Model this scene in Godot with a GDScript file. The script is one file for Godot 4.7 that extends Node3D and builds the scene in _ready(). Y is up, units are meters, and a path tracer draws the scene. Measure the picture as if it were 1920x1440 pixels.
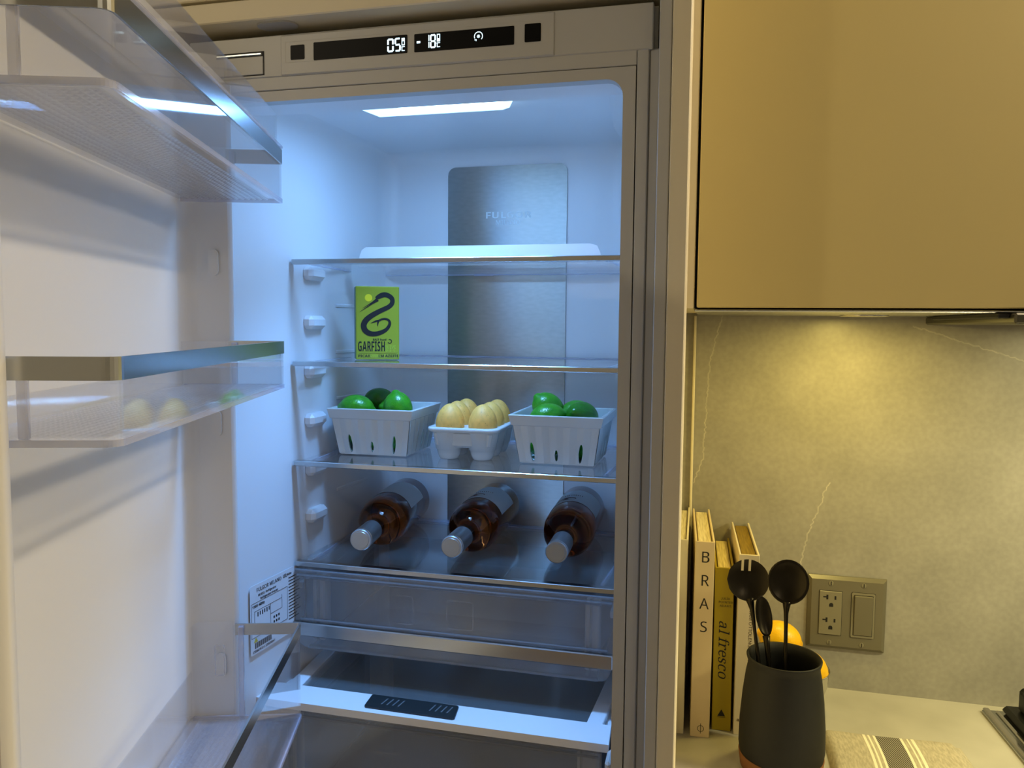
extends Node3D
# An open built-in refrigerator beside a kitchen counter. y up, metres.
# Fridge front frame at z = 0, fridge centred on x = 0, floor at y = 0.

var M := {}
var names := {}

# ---------------------------------------------------------------- mesh builder
class B:
	var st := SurfaceTool.new()
	var xf := Transform3D()
	func _init(t := Transform3D()):
		xf = t
		st.begin(Mesh.PRIMITIVE_TRIANGLES)
		st.set_smooth_group(-1)
		st.set_uv(Vector2.ZERO)
	func smooth(on := true) -> B:
		st.set_smooth_group(0 if on else -1)
		return self
	func v(p: Vector3, uv = null):
		if uv != null:
			st.set_uv(uv)
		st.add_vertex(xf * p)
	func tri(a, b, c, ua = null, ub = null, uc = null):   # counter-clockwise seen from outside
		v(a, ua); v(c, uc); v(b, ub)
	func quad(a, b, c, d, uvs = null):
		if uvs == null:
			tri(a, b, c); tri(a, c, d)
		else:
			tri(a, b, c, uvs[0], uvs[1], uvs[2]); tri(a, c, d, uvs[0], uvs[2], uvs[3])
	func face(pts: Array, centre: Vector3):               # a convex face turned away from centre
		var m := Vector3.ZERO
		for p in pts:
			m += p
		m /= pts.size()
		var nn: Vector3 = (pts[1] - pts[0]).cross(pts[2] - pts[0])
		var q := pts.duplicate()
		if nn.dot(m - centre) < 0:
			q.reverse()
		for i in range(1, q.size() - 1):
			tri(q[0], q[i], q[i + 1])
	func box(c: Vector3, s: Vector3, bev := 0.0, top := Vector2.ONE) -> B:   # top: scale of the upper face
		var h := s * 0.5
		var pt = func(x, y, z):
			var k := Vector2.ONE.lerp(top, (y / h.y + 1.0) * 0.5)
			return c + Vector3(x * k.x, y, z * k.y)
		if bev <= 0:
			for ax in 3:
				for sg in [-1.0, 1.0]:
					var f := []
					for k in [[-1, -1], [1, -1], [1, 1], [-1, 1]]:
						var p := Vector3.ZERO
						p[ax] = sg * h[ax]; p[(ax + 1) % 3] = k[0] * h[(ax + 1) % 3]; p[(ax + 2) % 3] = k[1] * h[(ax + 2) % 3]
						f.append(pt.call(p.x, p.y, p.z))
					face(f, c)
			return self
		var cp = func(ax, s3):
			var p := Vector3(s3[0] * (h.x - bev), s3[1] * (h.y - bev), s3[2] * (h.z - bev))
			p[ax] = s3[ax] * h[ax]
			return pt.call(p.x, p.y, p.z)
		for ax in 3:
			var b1 = (ax + 1) % 3
			var b2 = (ax + 2) % 3
			for sg in [-1, 1]:
				var f := []
				for k in [[-1, -1], [1, -1], [1, 1], [-1, 1]]:
					var s3 := [0, 0, 0]
					s3[ax] = sg; s3[b1] = k[0]; s3[b2] = k[1]
					f.append(cp.call(ax, s3))
				face(f, c)
			for k in [[-1, -1], [1, -1], [1, 1], [-1, 1]]:
				var lo := [0, 0, 0]
				lo[ax] = -1; lo[b1] = k[0]; lo[b2] = k[1]
				var hi := lo.duplicate()
				hi[ax] = 1
				face([cp.call(b1, lo), cp.call(b1, hi), cp.call(b2, hi), cp.call(b2, lo)], c)
		for x in [-1, 1]:
			for y in [-1, 1]:
				for z in [-1, 1]:
					face([cp.call(0, [x, y, z]), cp.call(1, [x, y, z]), cp.call(2, [x, y, z])], c)
		return self
	func bx(x0, x1, y0, y1, z0, z1, bev := 0.0) -> B:
		return box(Vector3(x0 + x1, y0 + y1, z0 + z1) * 0.5, Vector3(abs(x1 - x0), abs(y1 - y0), abs(z1 - z0)), bev)
	func lathe(prof: Array, n := 32, sx := 1.0, sz := 1.0) -> B:
		for i in prof.size() - 1:
			for k in n:
				var a0 := TAU * k / n
				var a1 := TAU * (k + 1) / n
				var p = func(j, a): return Vector3(prof[j].x * cos(a) * sx, prof[j].y, -prof[j].x * sin(a) * sz)
				var v0 = float(i) / (prof.size() - 1)
				var v1 = float(i + 1) / (prof.size() - 1)
				var uv := [Vector2(float(k) / n, v0), Vector2(float(k + 1) / n, v0), Vector2(float(k + 1) / n, v1), Vector2(float(k) / n, v1)]
				if prof[i].x < 1e-6:
					tri(p.call(i, a0), p.call(i + 1, a1), p.call(i + 1, a0), uv[0], uv[2], uv[3])
				elif prof[i + 1].x < 1e-6:
					tri(p.call(i, a0), p.call(i, a1), p.call(i + 1, a0), uv[0], uv[1], uv[3])
				else:
					quad(p.call(i, a0), p.call(i, a1), p.call(i + 1, a1), p.call(i + 1, a0), uv)
		return self
	func tube(pts: Array, r, n := 10, flat := 1.0) -> B:      # r: number or list; flat squeezes across
		var up := Vector3.UP
		var rings := []
		var side := Vector3.ZERO
		for i in pts.size():
			var d: Vector3 = (pts[mini(i + 1, pts.size() - 1)] - pts[maxi(i - 1, 0)]).normalized()
			if side == Vector3.ZERO:
				side = d.cross(up if absf(d.y) < 0.95 else Vector3.BACK).normalized()
			else:
				side = (side - d * side.dot(d)).normalized()
			var w := side.cross(d).normalized()
			var ring := []
			var rad = r[i] if r is Array else r
			for k in n:
				var a := TAU * k / n
				ring.append(pts[i] + side * cos(a) * rad + w * sin(a) * rad * flat)
			rings.append(ring)
		for i in rings.size() - 1:
			for k in n:
				var k1 := (k + 1) % n
				face([rings[i][k], rings[i][k1], rings[i + 1][k1], rings[i + 1][k]], (pts[i] + pts[i + 1]) * 0.5)
		face(rings[0], pts[1]); face(rings[-1], pts[-2])
		return self
	func prism(poly: Array, z0: float, z1: float) -> B:        # outline in x, y (any turn), extruded along z
		var pk := PackedVector2Array(poly)
		if Geometry2D.is_polygon_clockwise(pk):
			pk.reverse()
		var t := Geometry2D.triangulate_polygon(pk)
		for i in range(0, t.size(), 3):
			var a := pk[t[i]]
			var b := pk[t[i + 1]]
			var c := pk[t[i + 2]]
			if (b - a).cross(c - a) < 0:
				var sw := b
				b = c; c = sw
			tri(Vector3(a.x, a.y, z1), Vector3(b.x, b.y, z1), Vector3(c.x, c.y, z1))
			tri(Vector3(a.x, a.y, z0), Vector3(c.x, c.y, z0), Vector3(b.x, b.y, z0))
		for i in pk.size():
			var a := pk[i]
			var b := pk[(i + 1) % pk.size()]
			quad(Vector3(a.x, a.y, z0), Vector3(b.x, b.y, z0), Vector3(b.x, b.y, z1), Vector3(a.x, a.y, z1))
		return self
	func wall(path: Array, th: float, y0: float, y1: float) -> B:   # a standing ribbon along a path of (x, z)
		var nrm := []
		for i in path.size():
			var d: Vector2 = (path[mini(i + 1, path.size() - 1)] - path[maxi(i - 1, 0)]).normalized()
			nrm.append(Vector2(-d.y, d.x) * th * 0.5)
		var P = func(i, s, y): return Vector3(path[i].x + nrm[i].x * s, y, path[i].y + nrm[i].y * s)
		for i in path.size() - 1:
			var c = (P.call(i, 0, y0) + P.call(i + 1, 0, y1)) * 0.5
			for s in [-1, 1]:
				face([P.call(i, s, y0), P.call(i + 1, s, y0), P.call(i + 1, s, y1), P.call(i, s, y1)], c)
			for y in [y0, y1]:
				face([P.call(i, -1, y), P.call(i + 1, -1, y), P.call(i + 1, 1, y), P.call(i, 1, y)], c)
		for i in [0, path.size() - 1]:
			var o = 1 if i == 0 else path.size() - 2
			face([P.call(i, -1, y0), P.call(i, 1, y0), P.call(i, 1, y1), P.call(i, -1, y1)], (P.call(o, 0, y0) + P.call(o, 0, y1)) * 0.5)
		return self
	func ribbon(pts: Array, widths: Array, z: float) -> B:     # a flat painted stroke in the x, y plane
		var L := []
		var Rr := []
		for i in pts.size():
			var d: Vector2 = (pts[mini(i + 1, pts.size() - 1)] - pts[maxi(i - 1, 0)]).normalized()
			var nn: Vector2 = Vector2(-d.y, d.x) * float(widths[i]) * 0.5
			L.append(pts[i] + nn); Rr.append(pts[i] - nn)
		var q = func(p): return Vector3(p.x, p.y, z)
		for i in pts.size() - 1:
			quad(q.call(Rr[i]), q.call(Rr[i + 1]), q.call(L[i + 1]), q.call(L[i]))
		return self
	func add(mesh: Mesh, t := Transform3D()) -> B:
		var a := mesh.surface_get_arrays(0)
		var vs: PackedVector3Array = a[Mesh.ARRAY_VERTEX]
		var ix = a[Mesh.ARRAY_INDEX]
		var k: Transform3D = xf * t
		for i in (ix.size() if ix != null and ix.size() > 0 else vs.size()):
			st.add_vertex(k * vs[ix[i] if ix != null and ix.size() > 0 else i])
		return self
	func done() -> ArrayMesh:
		st.generate_normals()
		st.index()
		return st.commit()

# ---------------------------------------------------------------- scene helpers
func numbered(n: String) -> String:
	if not names.has(n):
		names[n] = 0
		return n
	names[n] += 1
	return "%s_%03d" % [n, names[n]]

func thing(called: String, label: String, category: String, at := Vector3.ZERO, turn := 0.0, group := "") -> Node3D:
	var o := Node3D.new()
	o.name = numbered(called)
	add_child(o)
	o.position = at
	o.rotation.y = turn
	tag(o, label, category, group)
	return o

func tag(o: Node, label: String, category: String, group := "") -> void:
	o.set_meta("label", label)
	o.set_meta("category", category)
	if group != "":
		o.set_meta("group", group)

func part(parent: Node, called: String, b, mat: Material, label := "") -> MeshInstance3D:
	var o := MeshInstance3D.new()
	o.name = called
	o.mesh = b.done() if b is B else b
	for i in o.mesh.get_surface_count():
		o.set_surface_override_material(i, mat)
	parent.add_child(o, true)
	if label != "":
		o.set_meta("label", label)
	return o

func struct(called: String, b, mat: Material) -> MeshInstance3D:
	var o := part(self, called, b, mat)
	o.set_meta("kind", "structure")
	return o

func mat(col: Color, rough := 0.5, metal := 0.0) -> StandardMaterial3D:
	var m := StandardMaterial3D.new()
	m.albedo_color = col
	m.roughness = rough
	m.metallic = metal
	return m

func clear(col: Color, alpha: float, rough := 0.06) -> StandardMaterial3D:
	var m := mat(Color(col.r, col.g, col.b, alpha), rough)
	m.transparency = BaseMaterial3D.TRANSPARENCY_ALPHA
	m.cull_mode = BaseMaterial3D.CULL_DISABLED
	return m

func glow(col: Color, energy: float) -> StandardMaterial3D:
	var m := mat(Color(0.9, 0.9, 0.9), 0.4)
	m.emission_enabled = true
	m.emission = col
	m.emission_energy_multiplier = energy
	return m

func noise_tex(freq: float, lo: Color, hi: Color, size := 256, seed_ := 1, octaves := 4) -> NoiseTexture2D:
	var n := FastNoiseLite.new()
	n.seed = seed_
	n.frequency = freq
	n.fractal_octaves = octaves
	var t := NoiseTexture2D.new()
	t.width = size; t.height = size
	t.seamless = true
	t.noise = n
	var g := Gradient.new()
	g.set_color(0, lo); g.set_color(1, hi)
	t.color_ramp = g
	return t

func tri_tex(m: StandardMaterial3D, t: Texture2D, scale: float, bump: Texture2D = null, bs := 0.02) -> StandardMaterial3D:
	m.albedo_texture = t
	m.uv1_triplanar = true
	m.uv1_scale = Vector3.ONE * scale
	if bump != null:
		m.heightmap_enabled = true
		m.heightmap_texture = bump
		m.heightmap_scale = bs
	return m

func text(s: String, em: float, font := "Droid Sans", weight := 400, italic := false) -> TextMesh:
	var f := SystemFont.new()
	f.font_names = PackedStringArray([font])
	f.font_weight = weight
	f.font_italic = italic
	var t := TextMesh.new()
	t.text = s
	t.font = f
	t.font_size = 40
	t.pixel_size = em / 40.0
	t.depth = 0.0004
	t.curve_step = 1.5
	return t

func at(x: float, y: float, z: float, rot := Vector3.ZERO, sc := Vector3.ONE) -> Transform3D:
	return Transform3D(Basis.from_euler(rot) * Basis.from_scale(sc), Vector3(x, y, z))

func rrect(x0, x1, y0, y1, r, n := 4) -> Array:
	var out := []
	for c in [[x1 - r, y0 + r, -PI / 2], [x1 - r, y1 - r, 0.0], [x0 + r, y1 - r, PI / 2], [x0 + r, y0 + r, PI]]:
		for i in n + 1:
			var a = c[2] + PI / 2 * i / n
			out.append(Vector2(c[0] + cos(a) * r, c[1] + sin(a) * r))
	return out

# ---------------------------------------------------------------- main
func _ready():
	var cam := Camera3D.new()
	cam.name = "camera"
	cam.position = Vector3(0.31, 1.478, 0.795)
	cam.rotation_degrees = Vector3(-4.2779, 13.9577, 0.4922)
	cam.fov = 51.88
	cam.near = 0.02
	cam.current = true
	add_child(cam)
	var we := WorldEnvironment.new()
	we.name = "environment"
	var env := Environment.new()
	env.background_mode = Environment.BG_COLOR
	env.background_color = Color(0.02, 0.02, 0.02)
	env.tonemap_mode = Environment.TONE_MAPPER_LINEAR
	env.tonemap_exposure = 1.0
	env.sdfgi_enabled = true
	env.ssao_enabled = true
	env.ssil_enabled = true
	we.environment = env
	add_child(we)
	materials()
	room()
	housing()
	fridge()
	fridge_door()
	shelves()
	drawers()
	door_bins()
	food()
	wall_cabinet()
	counter()
	cooktop()
	outlet()
	books()
	crock()
	lemon_bowl()
	towel()

func area(called: String, p: Vector3, look: Vector3, size: Vector2, col: Color, e: float) -> void:
	var l := AreaLight3D.new()
	l.name = called
	l.area_size = size
	l.light_color = col
	l.light_energy = e
	l.area_range = 8.0
	l.shadow_enabled = true
	add_child(l)
	l.look_at_from_position(p, p + look, Vector3.UP if absf(look.normalized().y) < 0.9 else Vector3.FORWARD)

func materials():
	M.white = mat(Color(0.90, 0.90, 0.90), 0.32)
	M.liner = mat(Color(0.90, 0.905, 0.91), 0.38)
	M.frame = mat(Color(0.73, 0.73, 0.72), 0.38)
	M.door_white = mat(Color(0.89, 0.885, 0.875), 0.42)
	M.gasket = mat(Color(0.75, 0.74, 0.72), 0.6)
	M.dark = mat(Color(0.05, 0.05, 0.055), 0.6)
	M.black_gloss = mat(Color(0.012, 0.012, 0.014), 0.42)
	M.black_gloss.metallic_specular = 0.25
	M.steel = mat(Color(0.66, 0.68, 0.68), 0.30, 1.0)
	M.brushed = mat(Color(0.72, 0.74, 0.73), 0.36, 1.0)
	M.brushed.anisotropy_enabled = true
	M.brushed.anisotropy = -1.0
	M.brushed.albedo_texture = noise_tex(0.25, Color(0.94, 0.94, 0.94), Color(1, 1, 1), 256, 5, 2)
	M.brushed.uv1_scale = Vector3(1, 3, 1)
	M.trim = mat(Color(0.74, 0.75, 0.75), 0.22, 1.0)
	M.chrome = mat(Color(0.85, 0.84, 0.82), 0.1, 1.0)
	M.bin = clear(Color(0.66, 0.66, 0.72), 0.035, 0.04)
	M.bin_base = clear(Color(0.66, 0.67, 0.74), 0.05, 0.08)
	M.bin_base_frosted = clear(Color(0.62, 0.63, 0.68), 0.16, 0.12)
	M.bin_edge = clear(Color(0.80, 0.81, 0.90), 0.35, 0.08)
	M.glass = clear(Color(0.45, 0.54, 0.54), 0.05, 0.02)
	M.drawer = clear(Color(0.62, 0.66, 0.70), 0.28, 0.10)
	M.drawer_edge = clear(Color(0.58, 0.60, 0.63), 0.38, 0.12)
	M.ribs = clear(Color(0.70, 0.71, 0.77), 0.13, 0.09)
	M.glass_low = clear(Color(0.60, 0.65, 0.66), 0.15, 0.03)
	M.stone_wall = mat(Color(1, 1, 1), 0.32)
	M.stone = tri_tex(mat(Color(1, 1, 1), 0.30), noise_tex(0.008, Color(0.66, 0.645, 0.60), Color(0.74, 0.725, 0.68), 512, 9), 1.6)
	M.cabinet = mat(Color(0.78, 0.715, 0.48), 0.45)
	M.panel = mat(Color(0.90, 0.86, 0.75), 0.45)
	M.paint = mat(Color(0.84, 0.835, 0.82), 0.7)
	M.floor = tri_tex(mat(Color(1, 1, 1), 0.5), noise_tex(0.02, Color(0.46, 0.41, 0.35), Color(0.56, 0.50, 0.43), 256, 3), 0.8)
	M.ceramic = mat(Color(0.84, 0.86, 0.85), 0.16)
	M.ink = mat(Color(0.05, 0.05, 0.06), 0.6)

func room():
	# walls, floor and ceiling of the kitchen, each a slab with thickness
	var w := struct("wall_back", B.new().bx(-1.7, 2.7, 0, 2.5, -0.62, -0.506), M.paint)
	struct("wall_left", B.new().bx(-1.8, -1.7, 0, 2.5, -0.62, 3.2), M.paint)
	struct("wall_right", B.new().bx(2.7, 2.8, 0, 2.5, -0.62, 3.2), M.paint)
	struct("wall_front", B.new().bx(-1.8, 2.8, 0, 2.5, 3.2, 3.3), M.paint)
	struct("floor", B.new().bx(-1.8, 2.8, -0.1, 0, -0.62, 3.3), M.floor)
	struct("ceiling", B.new().bx(-1.8, 2.8, 2.5, 2.6, -0.62, 3.3), M.paint)
	# stone backsplash with thin pale veins
	var x0 := 0.25
	var x1 := 1.5
	var y0 := 0.90
	var y1 := 1.70
	var b := B.new()
	var z := -0.4916
	b.quad(Vector3(x0, y0, z), Vector3(x1, y0, z), Vector3(x1, y1, z), Vector3(x0, y1, z), [Vector2(0, 1), Vector2(1, 1), Vector2(1, 0), Vector2(0, 0)])
	b.st.set_uv(Vector2(0.5, 0.5))
	b.quad(Vector3(x0, y0, z - 0.0144), Vector3(x0, y0, z), Vector3(x0, y1, z), Vector3(x0, y1, z - 0.0144))
	b.quad(Vector3(x1, y0, z), Vector3(x1, y0, z - 0.0144), Vector3(x1, y1, z - 0.0144), Vector3(x1, y1, z))
	b.quad(Vector3(x0, y1, z), Vector3(x1, y1, z), Vector3(x1, y1, z - 0.0144), Vector3(x0, y1, z - 0.0144))
	var W := 1024
	var H := 656
	var im := Image.create(W, H, false, Image.FORMAT_RGB8)
	var n1 := FastNoiseLite.new()
	n1.seed = 21; n1.frequency = 0.012; n1.fractal_octaves = 5
	var n2 := FastNoiseLite.new()
	n2.seed = 4; n2.frequency = 0.11; n2.fractal_octaves = 2
	for j in H:
		for i in W:
			var k := 0.60 + 0.035 * n1.get_noise_2d(i, j) + 0.025 * n2.get_noise_2d(i, j)
			im.set_pixel(i, j, Color(k * 1.02, k, k * 0.94))
	var veins := [
		[[0.33, 1.4953], [0.3117, 1.4212], [0.309, 1.34], [0.3058, 1.2675], [0.2918, 1.2278]],
		[[0.4956, 1.24], [0.4856, 1.2096], [0.4679, 1.1579], [0.4579, 1.1061], [0.452, 1.05]],
		[[0.6042, 1.481], [0.6247, 1.4748], [0.6538, 1.4642], [0.6919, 1.4522], [0.7181, 1.4432], [0.7532, 1.4322], [0.9, 1.36], [1.1, 1.31]],
	]
	for ve in veins:
		for s in ve.size() - 1:
			for t in 400:
				var p: Vector2 = Vector2(ve[s][0], ve[s][1]).lerp(Vector2(ve[s + 1][0], ve[s + 1][1]), t / 400.0)
				var px := (p.x - x0) / (x1 - x0) * W + 2.0 * n2.get_noise_2d(p.y * 900, 3.0)
				var py := (y1 - p.y) / (y1 - y0) * H + 1.5 * n2.get_noise_2d(p.x * 900, 9.0)
				var a := 0.55 + 0.45 * n1.get_noise_2d(p.x * 2600.0, p.y * 2600.0)
				if px >= 0 and px < W and py >= 0 and py < H:
					var c := im.get_pixel(int(px), int(py))
					im.set_pixel(int(px), int(py), c.lerp(Color(0.80, 0.78, 0.72), clampf(a * (0.20 if ve == veins[2] else 0.42), 0, 1)))
	im.generate_mipmaps()
	M.stone_wall.albedo_texture = ImageTexture.create_from_image(im)
	part(w, "backsplash_slab", b, M.stone_wall)
	var tr := struct("trim_1", B.new().bx(0.2865, 0.2905, 0.9141, 1.495, -0.4916, -0.486, 0.001), M.panel)
	tr.name = "trim_1"
	# ceiling lamps: a recessed round lamp in the ceiling and its light
	var spots := [Vector3(1.2, 2.5, -0.03), Vector3(-1.2, 2.5, 1.7), Vector3(1.6, 2.5, 1.9)]
	var lab := ["recessed round ceiling lamp over the counter in front of the cooktop", "recessed round ceiling lamp behind the camera near the plain wall", "recessed round ceiling lamp at the far side of the room"]
	for i in 3:
		var t := thing("ceiling_lamp", lab[i], "ceiling lamp", spots[i] + Vector3(0, -0.012, 0), 0, "recessed ceiling lamps")
		part(t, "rim", B.new().smooth().lathe([Vector2(0.075, 0.012), Vector2(0.078, 0.004), Vector2(0.074, 0), Vector2(0.062, 0.002), Vector2(0.06, 0.008)], 36), M.white)
		part(t, "lamp_lens", B.new().lathe([Vector2(0, 0.007), Vector2(0.061, 0.007)], 36), glow(Color(1.0, 0.92, 0.78), 6.0))
	area("ceiling_light_main", Vector3(1.2, 2.48, -0.03), Vector3.DOWN, Vector2(0.11, 0.11), Color(1.0, 0.925, 0.80), 2.4)
	area("ceiling_light_back", Vector3(-1.2, 2.48, 1.7), Vector3.DOWN, Vector2(0.11, 0.11), Color(1.0, 0.93, 0.80), 1.5)
	area("ceiling_light_far", Vector3(1.6, 2.48, 1.9), Vector3.DOWN, Vector2(0.11, 0.11), Color(1.0, 0.93, 0.80), 0.55)

func housing():
	# the tall cabinet round the refrigerator
	var t := thing("tall_cabinet", "pale tall cabinet that houses the open refrigerator, seen as front edges round it", "cabinet")
	part(t, "side_panel", B.new().bx(0.2697, 0.2875, 0.0, 2.4, -0.02, 0.025, 0.0012).bx(0.2560, 0.2720, 0.0, 2.4, -0.4905, -0.0205), M.panel)
	part(t, "filler_strip", B.new().bx(0.2575, 0.2692, 0.0, 1.7985, -0.02, 0.024, 0.001), M.frame)
	part(t, "side_panel", B.new().bx(-0.64, -0.622, 0.0, 2.4, -0.4905, -0.01, 0.001), M.panel)
	part(t, "bottom_panel", B.new().bx(-0.62, 0.2692, 1.798, 1.8195, -0.4865, 0.025, 0.0012), M.panel)
	part(t, "cabinet_door", B.new().bx(-0.62, 0.2685, 1.8225, 2.38, 0.004, 0.025, 0.0012), M.panel)
	part(t, "back_panel", B.new().bx(-0.62, 0.2550, 0.0, 2.4, -0.4905, -0.487), M.panel)
	part(t, "top_panel", B.new().bx(-0.62, 0.2550, 2.39, 2.4, -0.4865, 0.0), M.panel)
	var hc := B.new(Transform3D(Basis(), Vector3(0, 1.798, 0)))
	hc.smooth()
	var ring := []
	for p in rrect(-0.2, -0.155, -0.012, 0.012, 0.0119, 6):
		ring.append(p)
	var cb := B.new(Transform3D(Basis.from_euler(Vector3(PI / 2, 0, 0)), Vector3(0.028, 1.798, 0.006)))
	cb.prism(ring, 0.0, 0.0018)
	part(t, "hinge_cap", cb, M.frame)

func fridge():
	var t := thing("refrigerator", "built-in white refrigerator standing open, blue-lit inside, with control panel on top", "refrigerator")
	var XL := -0.221
	var XR := 0.2225
	var XLb := -0.191
	var XRb := 0.193
	var ZB := -0.386
	var YT := 1.742
	var YB := 0.84
	# liner: left, right, back, ceiling, floor, with rounded vertical corners
	var b := B.new().smooth()
	var path := [Vector2(XL, 0.0)]
	var rc := 0.028
	for pz in [-0.05, -0.12, -0.2, -0.28]:
		path.append(Vector2(lerpf(XL, XLb, pz / ZB), pz))
	for i in 9:
		var a := PI + PI / 2 * i / 8.0
		path.append(Vector2(XLb + rc + cos(a) * rc, ZB + rc + sin(a) * rc))
	for i in 9:
		var a := -PI / 2 + PI / 2 * i / 8.0
		path.append(Vector2(XRb - rc + cos(a) * rc, ZB + rc + sin(a) * rc))
	for pz in [-0.28, -0.2, -0.12, -0.05]:
		path.append(Vector2(lerpf(XR, XRb, pz / ZB), pz))
	path.append(Vector2(XR, 0.0))
	# vertical rows: the back bends forward into the ceiling over a small radius
	var rows := [[YB, 0.0], [1.2, 0.0], [1.5, 0.0], [1.70, 0.0]]
	for i in 7:
		var a := PI / 2 * i / 6.0
		rows.append([YT - 0.022 + 0.022 * sin(a), 0.022 * (1 - cos(a))])
	var inn = func(p: Vector2, d: float) -> Vector2:
		return Vector2(p.x - signf(p.x) * minf(d, absf(p.x)) * (1.0 if p.y > ZB + 0.04 else 0.5), maxf(p.y, ZB + d) if p.y < ZB + 0.05 else p.y)
	for r in rows.size() - 1:
		for i in path.size() - 1:
			var p0: Vector2 = inn.call(path[i], rows[r][1])
			var p1: Vector2 = inn.call(path[i + 1], rows[r][1])
			var q0: Vector2 = inn.call(path[i], rows[r + 1][1])
			var q1: Vector2 = inn.call(path[i + 1], rows[r + 1][1])
			b.quad(Vector3(p0.x, rows[r][0], p0.y), Vector3(p1.x, rows[r][0], p1.y), Vector3(q1.x, rows[r + 1][0], q1.y), Vector3(q0.x, rows[r + 1][0], q0.y))
	b.smooth(false)
	var zc := -0.056
	b.quad(Vector3(XL, YT, ZB), Vector3(XL, YT, zc), Vector3(XR, YT, zc), Vector3(XR, YT, ZB))
	b.quad(Vector3(XL, YT, zc), Vector3(XL, 1.7205, zc), Vector3(XR, 1.7205, zc), Vector3(XR, YT, zc))
	b.quad(Vector3(XL, 1.7205, zc), Vector3(XL, 1.7198, 0.0), Vector3(XR, 1.7198, 0.0), Vector3(XR, 1.7205, zc))
	b.quad(Vector3(XL, YB, 0), Vector3(XR, YB, 0), Vector3(XR, YB, ZB), Vector3(XL, YB, ZB))
	part(t, "liner", b, M.liner)
	# insulated body round the liner
	part(t, "body", B.new().bx(-0.262, XL - 0.004, 0.1, 1.79, -0.45, -0.012).bx(XR + 0.004, 0.254, 0.1, 1.79, -0.45, -0.012).bx(-0.218, 0.22, 0.1, 1.79, -0.45, ZB - 0.005).bx(-0.218, 0.22, YT + 0.004, 1.79, -0.38, -0.012).bx(-0.218, 0.22, 0.1, YB - 0.004, -0.38, -0.012), M.frame)
	# front frame with a rounded opening corner
	var fr := B.new()
	var o := rrect(XL - 0.0005, XR - 0.0005, YB, 1.7197, 0.017, 6)
	var fy := [YB - 0.02, 1.7308]
	var outer := rrect(-0.2345, 0.2342, fy[0], fy[1], 0.001, 6)
	for i in o.size():
		var i1 := (i + 1) % o.size()
		fr.quad(Vector3(outer[i].x, outer[i].y, 0), Vector3(outer[i1].x, outer[i1].y, 0), Vector3(o[i1].x, o[i1].y, 0), Vector3(o[i].x, o[i].y, 0))
		fr.quad(Vector3(o[i].x, o[i].y, 0), Vector3(o[i1].x, o[i1].y, 0), Vector3(o[i1].x, o[i1].y, -0.014), Vector3(o[i].x, o[i].y, -0.014))
		fr.quad(Vector3(outer[i1].x, outer[i1].y, 0), Vector3(outer[i].x, outer[i].y, 0), Vector3(outer[i].x, outer[i].y, -0.008), Vector3(outer[i1].x, outer[i1].y, -0.008))
	fr.bx(0.2155, 0.2222, YB, 1.022, -0.03, -0.0005, 0.003)
	part(t, "front_frame", fr, M.frame)
	part(t, "frame_moulding", B.new().bx(0.2353, 0.2468, 0.1, 1.7468, -0.012, 0.0005, 0.001).bx(0.2468, 0.2570, 0.1, 1.7468, -0.014, -0.002, 0.0015).bx(-0.262, -0.2356, 0.1, 1.7468, -0.012, 0.0005, 0.001).bx(-0.235, 0.2349, 1.7316, 1.7468, -0.012, 0.0004, 0.0008), M.frame)
	# control panel
	var cp := part(t, "control_panel", B.new().bx(-0.262, 0.2502, 1.7452, 1.7893, -0.012, 0.0016, 0.001).bx(-0.1485, 0.1537, 1.7455, 1.7880, -0.01, 0.003, 0.0012), M.frame)
	part(cp, "inset_line", B.new().bx(-0.1426, 0.1467, 1.7585, 1.7588, 0.002, 0.0031).bx(-0.1426, 0.1467, 1.7802, 1.7805, 0.002, 0.0031).bx(-0.1426, -0.1423, 1.7585, 1.7805, 0.002, 0.0031).bx(0.1464, 0.1467, 1.7585, 1.7805, 0.002, 0.0031), M.gasket)
	for r in [[-0.1361, -0.1198, 1.7612, 1.7763], [0.1232, 0.1397, 1.7602, 1.7778]]:
		part(cp, "button", B.new().prism(rrect(r[0], r[1], r[2], r[3], 0.001), 0.002, 0.0036), M.black_gloss)
	for r in [[-0.1089, -0.0019, 1.7590, 1.7775], [0.0058, 0.1123, 1.7588, 1.7772]]:
		part(cp, "display_screen", B.new().prism(rrect(r[0], r[1], r[2], r[3], 0.001), 0.002, 0.0034), M.black_gloss)
	var lit := glow(Color(0.80, 0.94, 1.0), 1.6)
	var seg := {"0": "abcdef", "5": "afgcd", "1": "bc", "8": "abcdefg"}
	var digit = func(s: String, x: float, y: float, w: float, h: float) -> B:
		var db := B.new(at(x, y, 0.0036, Vector3.ZERO, Vector3(1, 1, 1)))
		var q := w * 0.24
		for c in seg[s]:
			match c:
				"a": db.bx(q * 0.7, w - q * 0.7, h - q, h, 0, 0.0004)
				"d": db.bx(q * 0.7, w - q * 0.7, 0, q, 0, 0.0004)
				"g": db.bx(q * 0.7, w - q * 0.7, h / 2 - q / 2, h / 2 + q / 2, 0, 0.0004)
				"b": db.bx(w - q, w, h / 2 + q * 0.5, h - q * 0.6, 0, 0.0004)
				"c": db.bx(w - q, w, q * 0.6, h / 2 - q * 0.5, 0, 0.0004)
				"e": db.bx(0, q, q * 0.6, h / 2 - q * 0.5, 0, 0.0004)
				"f": db.bx(0, q, h / 2 + q * 0.5, h - q * 0.6, 0, 0.0004)
		return db
	part(cp, "lit_digit", digit.call("0", -0.0240, 1.7608, 0.0072, 0.0138), lit)
	part(cp, "lit_digit", digit.call("5", -0.0158, 1.7610, 0.0068, 0.0138), lit)
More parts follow.
